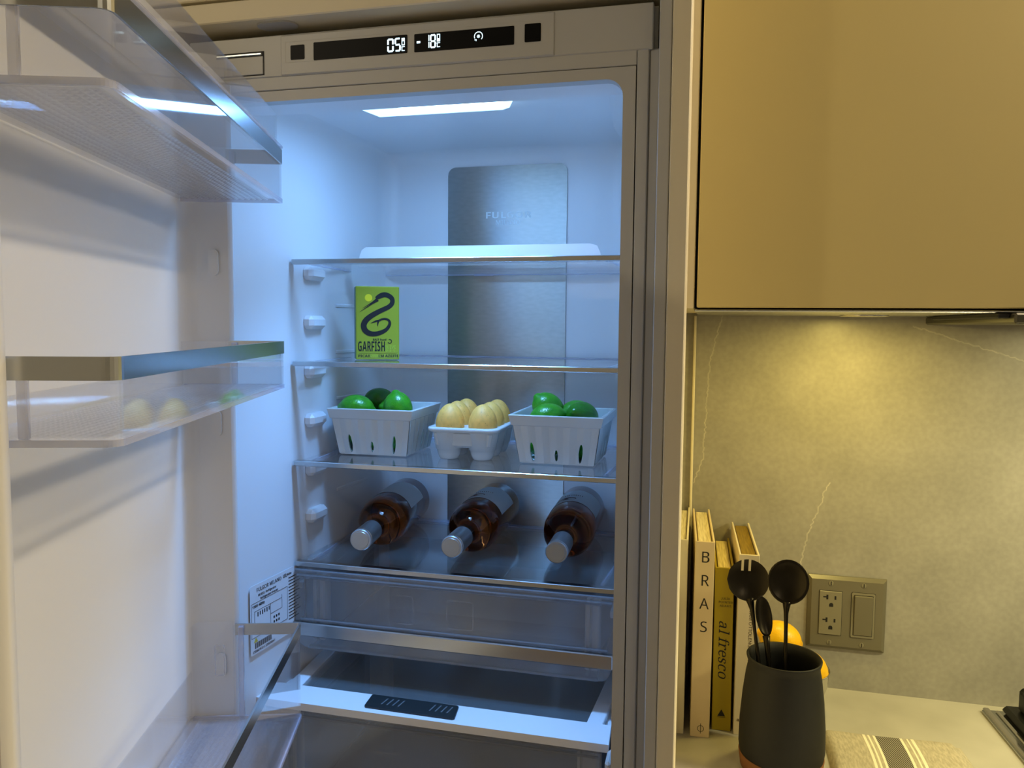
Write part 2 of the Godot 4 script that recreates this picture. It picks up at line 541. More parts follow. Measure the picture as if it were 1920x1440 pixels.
	part(cp, "lit_digit", digit.call("1", 0.0190, 1.7618, 0.0034, 0.0136), lit)
	part(cp, "lit_digit", digit.call("8", 0.0232, 1.7616, 0.0064, 0.0138), lit)
	part(cp, "lit_minus", B.new().bx(0.0087, 0.0125, 1.7676, 1.7696, 0.0036, 0.004), lit)
	for k in [[-0.0080, 1.7612, true], [0.0307, 1.7622, false]]:
		var ic := B.new(at(k[0], k[1], 0.0036))
		ic.bx(0, 0.0034, 0.0056, 0.0064, 0, 0.0004).bx(0, 0.0034, 0.0122, 0.013, 0, 0.0004).bx(0, 0.0007, 0.0064, 0.0122, 0, 0.0004).bx(0.0027, 0.0034, 0.0064, 0.0122, 0, 0.0004)
		if k[2]:
			ic.bx(0.0007, 0.0027, 0.0098, 0.0122, 0, 0.0004)
		else:
			ic.bx(0.0007, 0.0027, 0.0064, 0.0088, 0, 0.0004)
		ic.bx(0.0, 0.0007, 0, 0.0046, 0, 0.0004).bx(0.0007, 0.0034, 0, 0.0007, 0, 0.0004).bx(0.0007, 0.0034, 0.0039, 0.0046, 0, 0.0004).bx(-0.0012, -0.0006, 0.0036, 0.0044, 0, 0.0004)
		part(cp, "lit_icon", ic, lit)
	var sn := B.new(at(0.0752, 1.7696, 0.0037))
	var arc := []
	var wd := []
	for i in 22:
		var a := deg_to_rad(-45 + 250 * i / 21.0)
		arc.append(Vector2(cos(a), sin(a)) * 0.0043); wd.append(0.0008)
	sn.ribbon(arc, wd, 0.0002)
	sn.bx(-0.0042, -0.0022, -0.0036, -0.003, 0, 0.0003).bx(-0.0028, -0.0022, -0.0046, -0.003, 0, 0.0003)
	for i in 4:
		var a := PI * i / 4.0
		var d := Vector2(cos(a), sin(a)) * 0.0018
		sn.ribbon([-d, d], [0.0005, 0.0005], 0.0002)
	part(cp, "lit_icon", sn, lit)
	# hinge recess at the panel's end
	part(cp, "hinge_recess", B.new().bx(-0.228, -0.1690, 1.7480, 1.7735, 0.0005, 0.0020), M.dark)
	part(cp, "hinge_cover", B.new().bx(-0.228, -0.1702, 1.7490, 1.7682, 0.0008, 0.0026, 0.0005), M.frame)
	part(cp, "hinge_pin", B.new().bx(-0.228, -0.1715, 1.7692, 1.7722, 0.0008, 0.0030, 0.0008), M.steel)
	# brushed steel air panel on the back wall, with the maker's name
	var bp := B.new()
	var pp := rrect(-0.0872, 0.0992, 1.10, 1.7188, 0.012, 6)
	var pc := Vector3(0.006, 1.4, -0.3835)
	for i in pp.size():
		var i1 := (i + 1) % pp.size()
		var tp := []
		var tu := []
		for e in [pc, Vector3(pp[i].x, pp[i].y, -0.3835), Vector3(pp[i1].x, pp[i1].y, -0.3835)]:
			tp.append(e); tu.append(Vector2(e.x, -e.y))
		bp.tri(tp[0], tp[1], tp[2], tu[0], tu[1], tu[2])
		bp.quad(Vector3(pp[i1].x, pp[i1].y, -0.3835), Vector3(pp[i].x, pp[i].y, -0.3835), Vector3(pp[i].x, pp[i].y, -0.3862), Vector3(pp[i1].x, pp[i1].y, -0.3862), [tu[2], tu[1], tu[1], tu[2]])
	var steel := part(t, "back_panel", bp, M.brushed)
	var silver := mat(Color(0.86, 0.90, 0.90), 0.5)
	part(steel, "lettering", B.new().add(text("FULGOR", 0.0132, "Droid Sans", 700), at(0.0085, 1.6448, -0.3833, Vector3.ZERO, Vector3(1.42, 1, 0.5))), silver)
	part(steel, "lettering", B.new().add(text("MILANO", 0.0098, "Droid Sans"), at(0.0085, 1.6335, -0.3833, Vector3.ZERO, Vector3(1.08, 1, 0.5))), silver)
	# ceiling light
	var ll := B.new()
	var la := [Vector3(-0.128, YT, -0.075), Vector3(0.10, YT, -0.075), Vector3(0.067, YT, -0.158), Vector3(-0.108, YT, -0.158)]
	var lb := [Vector3(-0.105, YT - 0.004, -0.09), Vector3(0.08, YT - 0.004, -0.09), Vector3(0.06, YT - 0.004, -0.152), Vector3(-0.100, YT - 0.004, -0.152)]
	for i in 4:
		ll.face([la[i], la[(i + 1) % 4], lb[(i + 1) % 4], lb[i]], Vector3(0, YT + 0.1, -0.11))
	ll.face(lb, Vector3(0, YT + 0.1, -0.11))
	var lens := part(t, "light_lens", ll, glow(Color(0.62, 0.83, 1.0), 2.4))
	part(lens, "led_strip", B.new().bx(-0.060, 0.066, YT - 0.0058, YT - 0.0042, -0.140, -0.106, 0.0006), glow(Color(0.74, 0.92, 1.0), 13.0))
	var sp := SpotLight3D.new()
	sp.name = "fridge_light_beam"
	sp.position = Vector3(-0.014, YT - 0.010, -0.098)
	sp.rotation_degrees = Vector3(-90, 0, 0)
	sp.spot_angle = 46.0
	sp.spot_angle_attenuation = 1.0
	sp.spot_range = 3.0
	sp.light_size = 0.03
	sp.light_color = Color(0.46, 0.70, 1.0)
	sp.light_energy = 0.60
	sp.shadow_enabled = true
	add_child(sp)
	area("fridge_light", Vector3(-0.004, YT - 0.0075, -0.122), Vector3.DOWN, Vector2(0.18, 0.06), Color(0.42, 0.67, 1.0), 0.085)
	# shelf supports moulded on both side walls
	for y in [1.5535, 1.4885, 1.4235, 1.3580, 1.2925, 1.2285, 1.161]:
		for s in [-1]:
			var lx = lerpf(XL if s < 0 else XR, XLb if s < 0 else XRb, 0.172 / 0.386)
			var sb := B.new(Transform3D(Basis(), Vector3(lx - s * 0.003, y - 0.0095, -0.172)))
			sb.box(Vector3.ZERO, Vector3(0.017, 0.018, 0.042), 0.005)
			part(t, "shelf_support", sb, M.liner)
	# long shallow ribs behind the supports
	for y in [1.503, 1.4375, 1.3715, 1.306, 1.24]:
		var rx = lerpf(XL, XLb, 0.29 / 0.386)
		part(t, "wall_rib", B.new(Transform3D(Basis.from_euler(Vector3(0, -0.078, 0)), Vector3(rx - 0.0012, y, -0.29))).box(Vector3.ZERO, Vector3(0.005, 0.007, 0.12), 0.002), M.liner)
	# rating plate sticker on the left wall
	var lp := Transform3D(Basis.from_euler(Vector3(0, PI / 2 - 0.0777, 0)), Vector3(-0.2128, 1.12, -0.0800))
	var rl := part(t, "rating_label", B.new(lp).prism(rrect(-0.052, 0.052, -0.045, 0.041, 0.003), 0.0, 0.0004), mat(Color(0.88, 0.89, 0.90), 0.5))
	var pr := B.new(lp)
	pr.add(text("FULGOR MILANO", 0.0066), at(-0.014, 0.0335, 0.0005))
	pr.add(text("MODEL: Refrigerator", 0.0040), at(-0.018, 0.0265, 0.0005))
	pr.add(text("Refrigerator-Freezer", 0.0040), at(-0.014, 0.0215, 0.0005))
	pr.add(text("115V~60Hz", 0.0048, "Droid Sans", 700), at(-0.036, 0.0145, 0.0005))
	pr.add(text("UL", 0.0065, "Droid Sans", 700), at(0.019, 0.034, 0.0005))
	pr.add(text("R600a", 0.0036), at(0.028, 0.034, 0.0005))
	for i in 14:
		pr.bx(0.027, 0.027 + 0.018 + 0.004 * ((i * 7) % 3), 0.028 - i * 0.0042, 0.0291 - i * 0.0042, 0.0003, 0.0007)
	for r in [[-0.05, 0.024, 0.0186, 0.0189], [-0.05, 0.024, -0.024, -0.0237], [-0.05, -0.0497, -0.024, 0.0186], [0.0237, 0.024, -0.024, 0.0186], [-0.044, 0.012, 0.008, 0.0083], [-0.044, -0.0437, -0.02, 0.008], [0.012, 0.0123, -0.005, 0.012], [-0.012, -0.0117, -0.02, 0.008], [-0.012, 0.012, -0.005, -0.0047]]:
		pr.bx(r[0], r[1], r[2], r[3], 0.0003, 0.0007)
	for i in 6:
		pr.bx(-0.038 + i * 0.0045, -0.0365 + i * 0.0045, 0.0005 + 0.0008 * (i % 2), 0.006, 0.0003, 0.0007)
		pr.bx(-0.006 + (i % 3) * 0.005, -0.0035 + (i % 3) * 0.005, -0.019 + (i / 3) * 0.006, -0.016 + (i / 3) * 0.006, 0.0003, 0.0007)
	for i in 26:
		pr.bx(-0.044 + i * 0.0013, -0.044 + i * 0.0013 + 0.0004 + 0.0004 * ((i * 5) % 3 == 0 as int), -0.038, -0.031, 0.0003, 0.0007)
	pr.add(text("F7IBM24O2-L 220600041", 0.0034), at(-0.026, -0.0415, 0.0005))
	part(rl, "label_print", pr, M.ink)
	part(rl, "warning_sign", B.new(lp).prism([Vector2(-0.046, -0.030), Vector2(-0.038, -0.030), Vector2(-0.042, -0.0245)], 0.0003, 0.0007), mat(Color(0.85, 0.75, 0.15), 0.5))
	# rails on the side walls that carry drawer and crisper cover
	for s in [-1, 1]:
		part(t, "drawer_rail", B.new().bx(s * 0.2035, s * 0.218, 1.128, 1.136, -0.36, -0.13, 0.001), M.liner)
		part(t, "drawer_rail", B.new().bx(s * 0.203, s * 0.2185, 1.0005, 1.0100, -0.36, -0.10, 0.001), M.liner)

var DB: Transform3D   # door frame: local x along the door to its free end, local -z out of its inner face
func dl(s: float, y: float, t: float) -> Vector3:
	return Vector3(s, y, -t)

func fridge_door():
	DB = Transform3D(Basis.from_euler(Vector3(0, deg_to_rad(-72.17), 0)), Vector3(-0.2524, 0, 0.037))
	var fr: Node3D = get_node("refrigerator")
	# plan section of the door liner (s, t), swept from bottom to top
	var sec := [[-0.030, -0.004], [-0.010, -0.002], [-0.0085, 0.050], [-0.006, 0.0545], [-0.002, 0.0545], [0.0, 0.050], [0.0, 0.016]]
	for i in 6:
		var a := PI - PI / 2 * (i + 1) / 6.0 + PI
		sec.append([0.014 + 0.014 * cos(PI + PI / 2 * (i + 1) / 6.0), 0.014 + 0.014 * sin(PI + PI / 2 * (i + 1) / 6.0)])
	for i in 6:
		sec.append([0.426 + 0.014 * cos(-PI / 2 + PI / 2 * i / 6.0), 0.014 + 0.014 * sin(-PI / 2 + PI / 2 * i / 6.0)])
	sec += [[0.440, 0.016], [0.440, 0.050], [0.442, 0.0545], [0.450, 0.0545], [0.4535, 0.050], [0.456, 0.0], [0.474, -0.002]]
	var b := B.new(DB)
	b.smooth()
	for i in sec.size() - 1:
		var hard = absf(sec[i + 1][1] - sec[i][1]) > 0.02 or absf(sec[i + 1][0] - sec[i][0]) > 0.3
		b.smooth(not hard)
		b.face([dl(sec[i][0], 0.86, sec[i][1]), dl(sec[i + 1][0], 0.86, sec[i + 1][1]), dl(sec[i + 1][0], 1.735, sec[i + 1][1]), dl(sec[i][0], 1.735, sec[i][1])], dl(0.22, 1.3, -0.3) if i < 3 or i > sec.size() - 4 else dl((sec[i][0] + sec[i + 1][0]) / 2 , 1.3, -0.3) if absf(sec[i + 1][1] - sec[i][1]) < 0.02 else dl(-0.004 if sec[i][0] < 0.2 else 0.445, 1.3, 0.02))
	b.smooth(false)
	# top and bottom ledges
	b.bx(0.0, 0.44, 1.716, 1.735, -0.0545, 0.0, 0.003)
	b.bx(0.0, 0.44, 0.86, 0.88, -0.0545, 0.0, 0.003)
	var d := part(fr, "fridge_door", b, M.door_white)
	part(d, "door_core", B.new(DB).bx(-0.0295, 0.474, 0.85, 1.742, 0.0025, 0.05, 0.002), M.frame)
	part(d, "cabinet_front", B.new(DB).bx(-0.028, 0.50, 0.80, 1.79, 0.0505, 0.070, 0.001), M.panel)
	part(d, "gasket", B.new(DB).bx(0.4565, 0.472, 0.86, 1.735, -0.006, 0.002, 0.002), M.gasket)
	for yy in [[1.5290, 1.5577], [1.3512, 1.3801], [1.075, 1.1035]]:
		for s in [0.0, 0.44]:
			var c := B.new(DB * Transform3D(Basis.from_euler(Vector3(0, PI / 2, 0)), Vector3(s, 0, 0)))
			c.prism(rrect(0.0295, 0.0402, yy[0], yy[1], 0.0052, 5), -0.003, 0.003)
			part(d, "bin_lug", c, M.door_white)

func shelves():
	var Y := [1.559, 1.4295, 1.300, 1.1672]
	var lab := ["topmost glass shelf, empty but for a low white guard rail standing on it", "glass shelf that carries the green fish tin box", "glass shelf that carries the white baskets and the egg tray", "lowest glass shelf, carrying three wine bottles"]
	for i in 4:
		var y: float = Y[i]
		var t := thing("glass_shelf", lab[i], "glass shelf", Vector3(0, y - 0.0065, -0.25), 0, "glass refrigerator shelves")
		var dz := 0.25
		var g := B.new(Transform3D(Basis(), Vector3(0, 0.0065, dz)))
		g.bx(-0.205, 0.207, -0.0052, -0.001, -0.368, -0.128)
		part(t, "glass_panel", g, M.glass_low if i == 3 else M.glass)
		part(t, "front_trim", B.new(Transform3D(Basis(), Vector3(0, 0.0065, dz))).bx(-0.2085, 0.2105, -0.0065, 0.0, -0.13, -0.12, 0.0007), M.trim)
		part(t, "rear_trim", B.new(Transform3D(Basis(), Vector3(0, 0.0065, dz))).bx(-0.186, 0.188, -0.0060, 0.0005, -0.382, -0.369, 0.001), M.bin_edge)
		for s in [-1, 1]:
			part(t, "side_trim", B.new(Transform3D(Basis.from_euler(Vector3(0, -s * 0.078, 0)), Vector3(s * 0.2 + 0.001, 0.0035, 0.0))).bx(-0.0015, 0.0015, -0.0035, 0.0025, -0.115, 0.118, 0.0006), M.bin_edge)
		if i == 0:
			var gp := [Vector2(-0.1705, 0.0), Vector2(-0.1690, 0.015), Vector2(-0.1660, 0.0235), Vector2(-0.1600, 0.0272), Vector2(0.1560, 0.0272), Vector2(0.1655, 0.0245), Vector2(0.1700, 0.0150), Vector2(0.1725, 0.0)]
			part(t, "guard_rail", B.new(Transform3D(Basis.from_euler(Vector3(-0.12, 0, 0)), Vector3(0.0, 0.0055, 0.013))).prism(gp, -0.0025, 0.0), M.white)
			part(t, "clip", B.new(Transform3D(Basis(), Vector3(-0.0265, 0.0, -0.125))).bx(-0.0155, 0.0155, -0.0005, 0.0075, -0.003, 0.003, 0.001), M.bin_edge)

func drawers():
	# shallow clear chiller drawer under the lowest glass shelf
	var t := thing("chiller_bin", "shallow clear drawer with a brushed metal handle strip below the wine shelf", "drawer", Vector3(0, 1.054, -0.24))
	var o := Transform3D(Basis(), Vector3(0, -1.054, 0.24))
	var zf := -0.118
	var fp := [Vector2(-0.2075, 1.1575), Vector2(-0.2075, 1.075)]
	for i in 5:
		var a := PI + PI / 2 * i / 4.0
		fp.append(Vector2(-0.1895 + 0.014 * cos(a), 1.068 + 0.014 * sin(a)))
	for i in 5:
		var a := -PI / 2 + PI / 2 * i / 4.0
		fp.append(Vector2(0.193 + 0.014 * cos(a), 1.068 + 0.014 * sin(a)))
	fp += [Vector2(0.2095, 1.075), Vector2(0.2095, 1.1575)]
	part(t, "front_panel", B.new(o).prism(fp, zf - 0.003, zf), M.drawer)
	part(t, "top_rim", B.new(o).bx(-0.2080, 0.2100, 1.1545, 1.1580, zf - 0.012, zf + 0.001, 0.001).bx(-0.205, 0.207, 1.1488, 1.1515, zf - 0.004, zf + 0.0018, 0.0009), M.drawer_edge)
	part(t, "handle_strip", B.new(o).bx(-0.2090, 0.2095, 1.0712, 1.0890, zf - 0.002, zf + 0.006, 0.0012), M.trim)
	part(t, "bottom_rim", B.new(o).bx(-0.188, 0.192, 1.0535, 1.0575, zf - 0.006, zf + 0.0015, 0.001).bx(-0.2, 0.203, 1.0905, 1.0935, zf - 0.003, zf + 0.002, 0.0009), M.drawer_edge)
	part(t, "inner_rim", B.new(o).bx(-0.1945, -0.1925, 1.0935, 1.1485, zf - 0.003, zf + 0.0012, 0.0005).bx(-0.1945, 0.1945, 1.1462, 1.1480, zf - 0.003, zf + 0.0012, 0.0005), M.drawer_edge)
	part(t, "base_tray", B.new(o).bx(-0.186, 0.19, 1.054, 1.057, -0.365, zf - 0.004), M.drawer)
	for s in [-1, 1]:
		part(t, "side_panel", B.new(o * Transform3D(Basis.from_euler(Vector3(0, -s * 0.06, 0)), Vector3(s * 0.187 + 0.001, 0, -0.24))).bx(-0.0012, 0.0012, 1.057, 1.15, -0.122, 0.115), M.drawer)
		part(t, "corner_post", B.new(o).bx(s * 0.1725 + 0.001, s * 0.190 + 0.001, 1.060, 1.146, -0.150, -0.130, 0.002), M.white)
	part(t, "back_panel", B.new(o).bx(-0.178, 0.180, 1.057, 1.14, -0.366, -0.363), M.drawer)
	for x in [-0.0600, 0.0190]:
		var ic := B.new(o * at(x, 1.1175, zf + 0.0004))
		var rr := rrect(-0.017, 0.017, -0.018, 0.018, 0.004, 4)
		rr.append(rr[0])
		var ww := []
		for i in rr.size():
			ww.append(0.0008)
		ic.ribbon(rr, ww, 0.0001)
		var sq := []
		var sw := []
		for i in 29:
			var a := TAU * i / 28.0
			var rad := 0.005 if x < 0 else 0.008 + 0.002 * sin(a * 5.0)
			sq.append(Vector2(cos(a) * rad * 1.2, sin(a) * rad)); sw.append(0.0007)
		ic.ribbon(sq, sw, 0.0001)
		if x < 0:
			var s2 := []
			for p in sq:
				s2.append(p * 0.7 + Vector2(0.009, 0.0))
			ic.ribbon(s2, sw, 0.0001)
		part(t, "moulded_icon", ic, clear(Color(0.75, 0.78, 0.82), 0.3, 0.1))
	# cover of the crisper: glass, white front bar, black vent slider
	var c := thing("crisper_cover", "glass crisper cover with wide white front bar and black vent", "glass shelf", Vector3(0, 1.010, -0.2))
	var oc := Transform3D(Basis(), Vector3(0, -1.010, 0.2))
	part(c, "glass_panel", B.new(oc).bx(-0.202, 0.204, 1.0135, 1.0175, -0.37, -0.083), M.glass_low)
	part(c, "side_trim", B.new(oc * Transform3D(Basis.from_euler(Vector3(0, 0.07, 0)), Vector3(-0.199, 0, -0.22))).bx(-0.011, 0.008, 1.0105, 1.0182, -0.14, 0.136, 0.001), M.liner)
	part(c, "side_trim", B.new(oc * Transform3D(Basis.from_euler(Vector3(0, -0.07, 0)), Vector3(0.201, 0, -0.22))).bx(-0.008, 0.011, 1.0105, 1.0182, -0.14, 0.136, 0.001), M.liner)
	var bar := B.new(oc * Transform3D(Basis.from_euler(Vector3(-PI / 2, 0, 0)), Vector3(0, 1.0105, 0)))
	bar.prism([Vector2(-0.2310, 0.040), Vector2(0.2150, 0.040), Vector2(0.2125, 0.0835), Vector2(-0.212, 0.0835), Vector2(-0.2325, 0.058)], 0.0, 0.0092)
	part(c, "front_bar", bar, M.white)
	var vs := part(c, "vent_slider", B.new(oc * Transform3D(Basis.from_euler(Vector3(-PI / 2, 0, 0)), Vector3(0, 1.0197, 0))).prism([Vector2(-0.0792, 0.0512), Vector2(-0.0772, 0.0492), Vector2(0.0320, 0.0478), Vector2(0.0345, 0.050), Vector2(0.0310, 0.0770), Vector2(0.0285, 0.0790), Vector2(-0.0790, 0.0800), Vector2(-0.0815, 0.0785)], 0.0, 0.0022), mat(Color(0.10, 0.125, 0.13), 0.45))
	for g in [-0.0585, 0.0028]:
		for i in 4:
			var sl := B.new(oc * Transform3D(Basis.from_euler(Vector3(-PI / 2, 0, 0)), Vector3(g + i * 0.0072, 1.0219, 0)))
			sl.prism([Vector2(-0.0030, 0.058), Vector2(-0.0012, 0.058), Vector2(0.0012, 0.0735), Vector2(-0.0006, 0.0735)], -0.001, 0.0003)
			part(vs, "vent_slot", sl, mat(Color(0.36, 0.38, 0.39), 0.5))
	# crisper drawer below
	var k := thing("crisper_bin", "tall clear vegetable drawer beneath the white-edged crisper cover", "drawer", Vector3(0, 0.85, -0.2))
	var ok := Transform3D(Basis(), Vector3(0, -0.85, 0.2))
	var zk := -0.049
	part(k, "front_panel", B.new(ok).bx(-0.210, 0.2065, 0.87, 1.0080, zk - 0.003, zk), M.drawer)
	part(k, "top_rim", B.new(ok).bx(-0.210, 0.2065, 1.0035, 1.0090, zk - 0.01, zk + 0.0018, 0.0012).bx(-0.205, 0.203, 0.9968, 0.9995, zk - 0.002, zk + 0.0012, 0.0006), M.drawer_edge)
	part(k, "base_tray", B.new(ok).bx(-0.19, 0.19, 0.85, 0.853, -0.36, zk - 0.004), M.drawer)
	part(k, "back_panel", B.new(ok).bx(-0.17, 0.17, 0.853, 1.0, -0.362, -0.359), M.drawer)
	for s in [-1, 1]:
		part(k, "side_panel", B.new(ok * Transform3D(Basis.from_euler(Vector3(0, -s * 0.05, 0)), Vector3(s * 0.190, 0, -0.205))).bx(-0.0012, 0.0012, 0.853, 1.0, -0.15, 0.15), M.drawer)
		part(k, "corner_post", B.new(ok).bx(s * 0.177, s * 0.2, 0.86, 0.9955, -0.085, -0.062, 0.002), M.white)
	var ic2 := B.new(ok * at(-0.055, 0.948, zk + 0.0004))
	var r2 := rrect(-0.03, 0.03, -0.02, 0.02, 0.004, 4)
	r2.append(r2[0])
	var w2 := []
	for i in r2.size():
		w2.append(0.0009)
	ic2.ribbon(r2, w2, 0.0001)
	part(k, "moulded_icon", ic2, clear(Color(0.75, 0.78, 0.82), 0.3, 0.1))

func upath(s0: float, s1: float, tf: float, tb: float, r: float, tb_far := -1.0) -> Array:   # U-shaped plan: near side, front, far side (local x, z)
	var out := [Vector2(s1, -tb)]
	for i in 7:
		var a := PI / 2 * i / 6.0
		out.append(Vector2(s1 - r + r * cos(a), -(tf - r + r * sin(a))))
	var r2 := r * 0.4
	for i in 5:
		var a := PI / 2 + PI / 2 * i / 4.0
		out.append(Vector2(s0 + r2 + r2 * cos(a), -(tf - r2 + r2 * sin(a))))
	out.append(Vector2(s0, -(tb if tb_far < 0 else tb_far)))
	return out

func bumps(b: B, s0, s1, t0, t1, y, h, p):     # a field of small pyramids, the ribbed bottom of a bin
	var ns := int((s1 - s0) / p)
	var nt := int((t1 - t0) / p)
	for i in ns:
		for j in nt:
			var x = s0 + i * p
			var z = -(t0 + j * p)
			var c := Vector3(x + p * 0.5, y + h, z - p * 0.5)
			var q := [Vector3(x, y, z), Vector3(x + p, y, z), Vector3(x + p, y, z - p), Vector3(x, y, z - p)]
			for e in 4:
				b.face([q[e], q[(e + 1) % 4], c], Vector3(c.x, y - h * 4.0, c.z))

func door_bin(label: String, y0: float, ytop: float, tf: float, s0: float, s1: float, trim_h: float, back_h: float, base_mat: Material, tb := 0.002) -> Node3D:
	var t := thing("door_bin", label, "door bin", DB.origin + Vector3(0, y0, 0), deg_to_rad(-72.17), "clear bins on the refrigerator door")
	var h := ytop - y0
	part(t, "clear_wall", B.new().wall(upath(s0, s1, tf, 0.002, 0.007, tb), 0.0022, 0.0, h - 0.001), M.bin)
	part(t, "metal_trim", B.new().smooth(false).wall(upath(s0 - 0.001, s1 + 0.001, tf + 0.001, 0.052, 0.008), 0.0018, h - trim_h, h), M.trim)
	part(t, "base_edge", B.new().wall(upath(s0 - 0.0004, s1 + 0.0004, tf + 0.0004, 0.004, 0.007), 0.003, -0.003, 0.0012), M.bin_edge)
	part(t, "back_lip", B.new().bx(s0 + 0.002, s1 - 0.002, 0.0, back_h, -0.0045, -0.0025, 0.0008), M.bin)
	var base := B.new()
	base.bx(s0 + 0.0015, s1 - 0.0015, -0.0005, 0.0005, -(tf - 0.0015), -0.002)
	part(t, "base_tray", base, base_mat)
	var rb := B.new()
	bumps(rb, s0 + 0.008, s1 - 0.008, 0.012, tf - 0.010, 0.0008, 0.0012, 0.0062)
	if base_mat == M.bin_base_frosted:
		bumps(rb, s0 + 0.008, s1 - 0.008, 0.012, tf - 0.010, -0.0007, -0.0012, 0.0062)
	part(t, "ribbed_bottom", rb, M.ribs).set_meta("kind", "stuff")
	for s in [s0 + 0.0018, s1 - 0.0018]:
		part(t, "corner_post", B.new().bx(s - 0.002, s + 0.002, 0.001, h - 0.002, -0.062, -0.056, 0.0008), M.bin_edge)
	return t

func door_bins():
	var a := door_bin("topmost door bin, seen from beneath, with ribbed bottom and raised clear lid", 1.6105, 1.6640, 0.1105, 0.010, 0.4325, 0.0150, 0.020, M.bin_base_frosted)
	part(a, "clear_lid", B.new().wall([Vector2(0.014, -0.004), Vector2(0.014, -0.085), Vector2(0.022, -0.1085), Vector2(0.424, -0.1085), Vector2(0.430, -0.1)], 0.0018, 0.0545, 0.0880), M.bin)
	part(a, "lid_top", B.new().bx(0.016, 0.428, 0.0872, 0.0888, -0.1080, -0.004), M.bin)
	part(a, "lid_rail", B.new().bx(0.012, 0.430, 0.0545, 0.0575, -0.1135, -0.1095, 0.0008), M.bin_edge)
	door_bin("middle door bin, shallow and empty, with metal trim along its rim", 1.4100, 1.4583, 0.1105, 0.012, 0.4365, 0.0135, 0.018, M.bin_base)
	var c := door_bin("deep bottom door bin, empty, seen from above", 1.0300, 1.1385, 0.1235, 0.006, 0.4340, 0.0130, 0.055, M.bin_base_frosted, 0.05)
	# raised, rounded shoulder of the far side and its moulded catch
	var sh := B.new(Transform3D(Basis.from_euler(Vector3(0, PI / 2, 0)), Vector3(0.006, 0, 0)))
	var pol := [Vector2(0.0505, 0.0), Vector2(0.0505, 0.1115), Vector2(0.016, 0.1115)]
	for i in 6:
		var an := PI / 2 + PI / 2 * i / 5.0
		pol.append(Vector2(0.015 + 0.014 * cos(an), 0.0975 + 0.014 * sin(an)))
	pol.append(Vector2(0.001, 0.0))
	sh.prism(pol, -0.001, 0.001)
	part(c, "side_shoulder", sh, M.bin)
	var cr := B.new(Transform3D(Basis.from_euler(Vector3(0, PI / 2, 0)), Vector3(0.006, 0, 0)))
	var rr := rrect(0.030, 0.040, 0.050, 0.085, 0.001, 2)
	rr.append(rr[0])
	var ww := []
	for i in rr.size():
		ww.append(0.0012)
	cr.ribbon(rr, ww, 0.0016)
	part(c, "moulded_catch", cr, M.bin_edge)

# ---------------------------------------------------------------- food
func speckle(base: Color, dot: Color, n: int, seed_: int) -> ImageTexture:
	var im := Image.create(256, 128, false, Image.FORMAT_RGB8)
	var nz := FastNoiseLite.new()
	nz.seed = seed_; nz.frequency = 0.05
	for j in 128:
		for i in 256:
			im.set_pixel(i, j, base * (1.0 + 0.07 * nz.get_noise_2d(i, j)))
	var r := RandomNumberGenerator.new()
	r.seed = seed_
	for k in n:
		var x := r.randi_range(1, 253)
		var y := r.randi_range(4, 122)
		var c := base.lerp(dot, r.randf_range(0.3, 1.0))
		im.set_pixel(x, y, c)
		if r.randf() < 0.5:
			im.set_pixel(x + 1, y, c); im.set_pixel(x, y + 1, c)
	return ImageTexture.create_from_image(im)

func egg_mesh(dia: float, h: float) -> ArrayMesh:
	var p := []
	for i in 15:
		var a := -PI / 2 + PI * i / 14.0
		var y := sin(a)
		var r := cos(a) * (1.0 - 0.12 * y)
		p.append(Vector2(maxf(0.0, r) * dia / 2, (y + 1) * h / 2))
	p[0].x = 0; p[14].x = 0
	return B.new().smooth().lathe(p, 26).done()

func citrus_mesh(dia: float, len: float, nub: float) -> ArrayMesh:    # along y, centred
	var p := []
	for i in 19:
		var a := -PI / 2 + PI * i / 18.0
		var y := sin(a)
		var r := cos(a)
		var yy := y * len / 2
		if absf(y) > 0.94:
			yy += signf(y) * nub * (absf(y) - 0.94) / 0.06
		p.append(Vector2(maxf(0, r) * dia / 2, yy))
	p[0].x = 0; p[18].x = 0
	return B.new().smooth().lathe(p, 28).done()

func single(called: String, mesh: Mesh, m: Material, label: String, category: String, xf: Transform3D, group := "") -> MeshInstance3D:
	var o := MeshInstance3D.new()
	o.name = numbered(called)
	o.mesh = mesh
	o.set_surface_override_material(0, m)
	o.transform = xf
	add_child(o)
	tag(o, label, category, group)
	return o

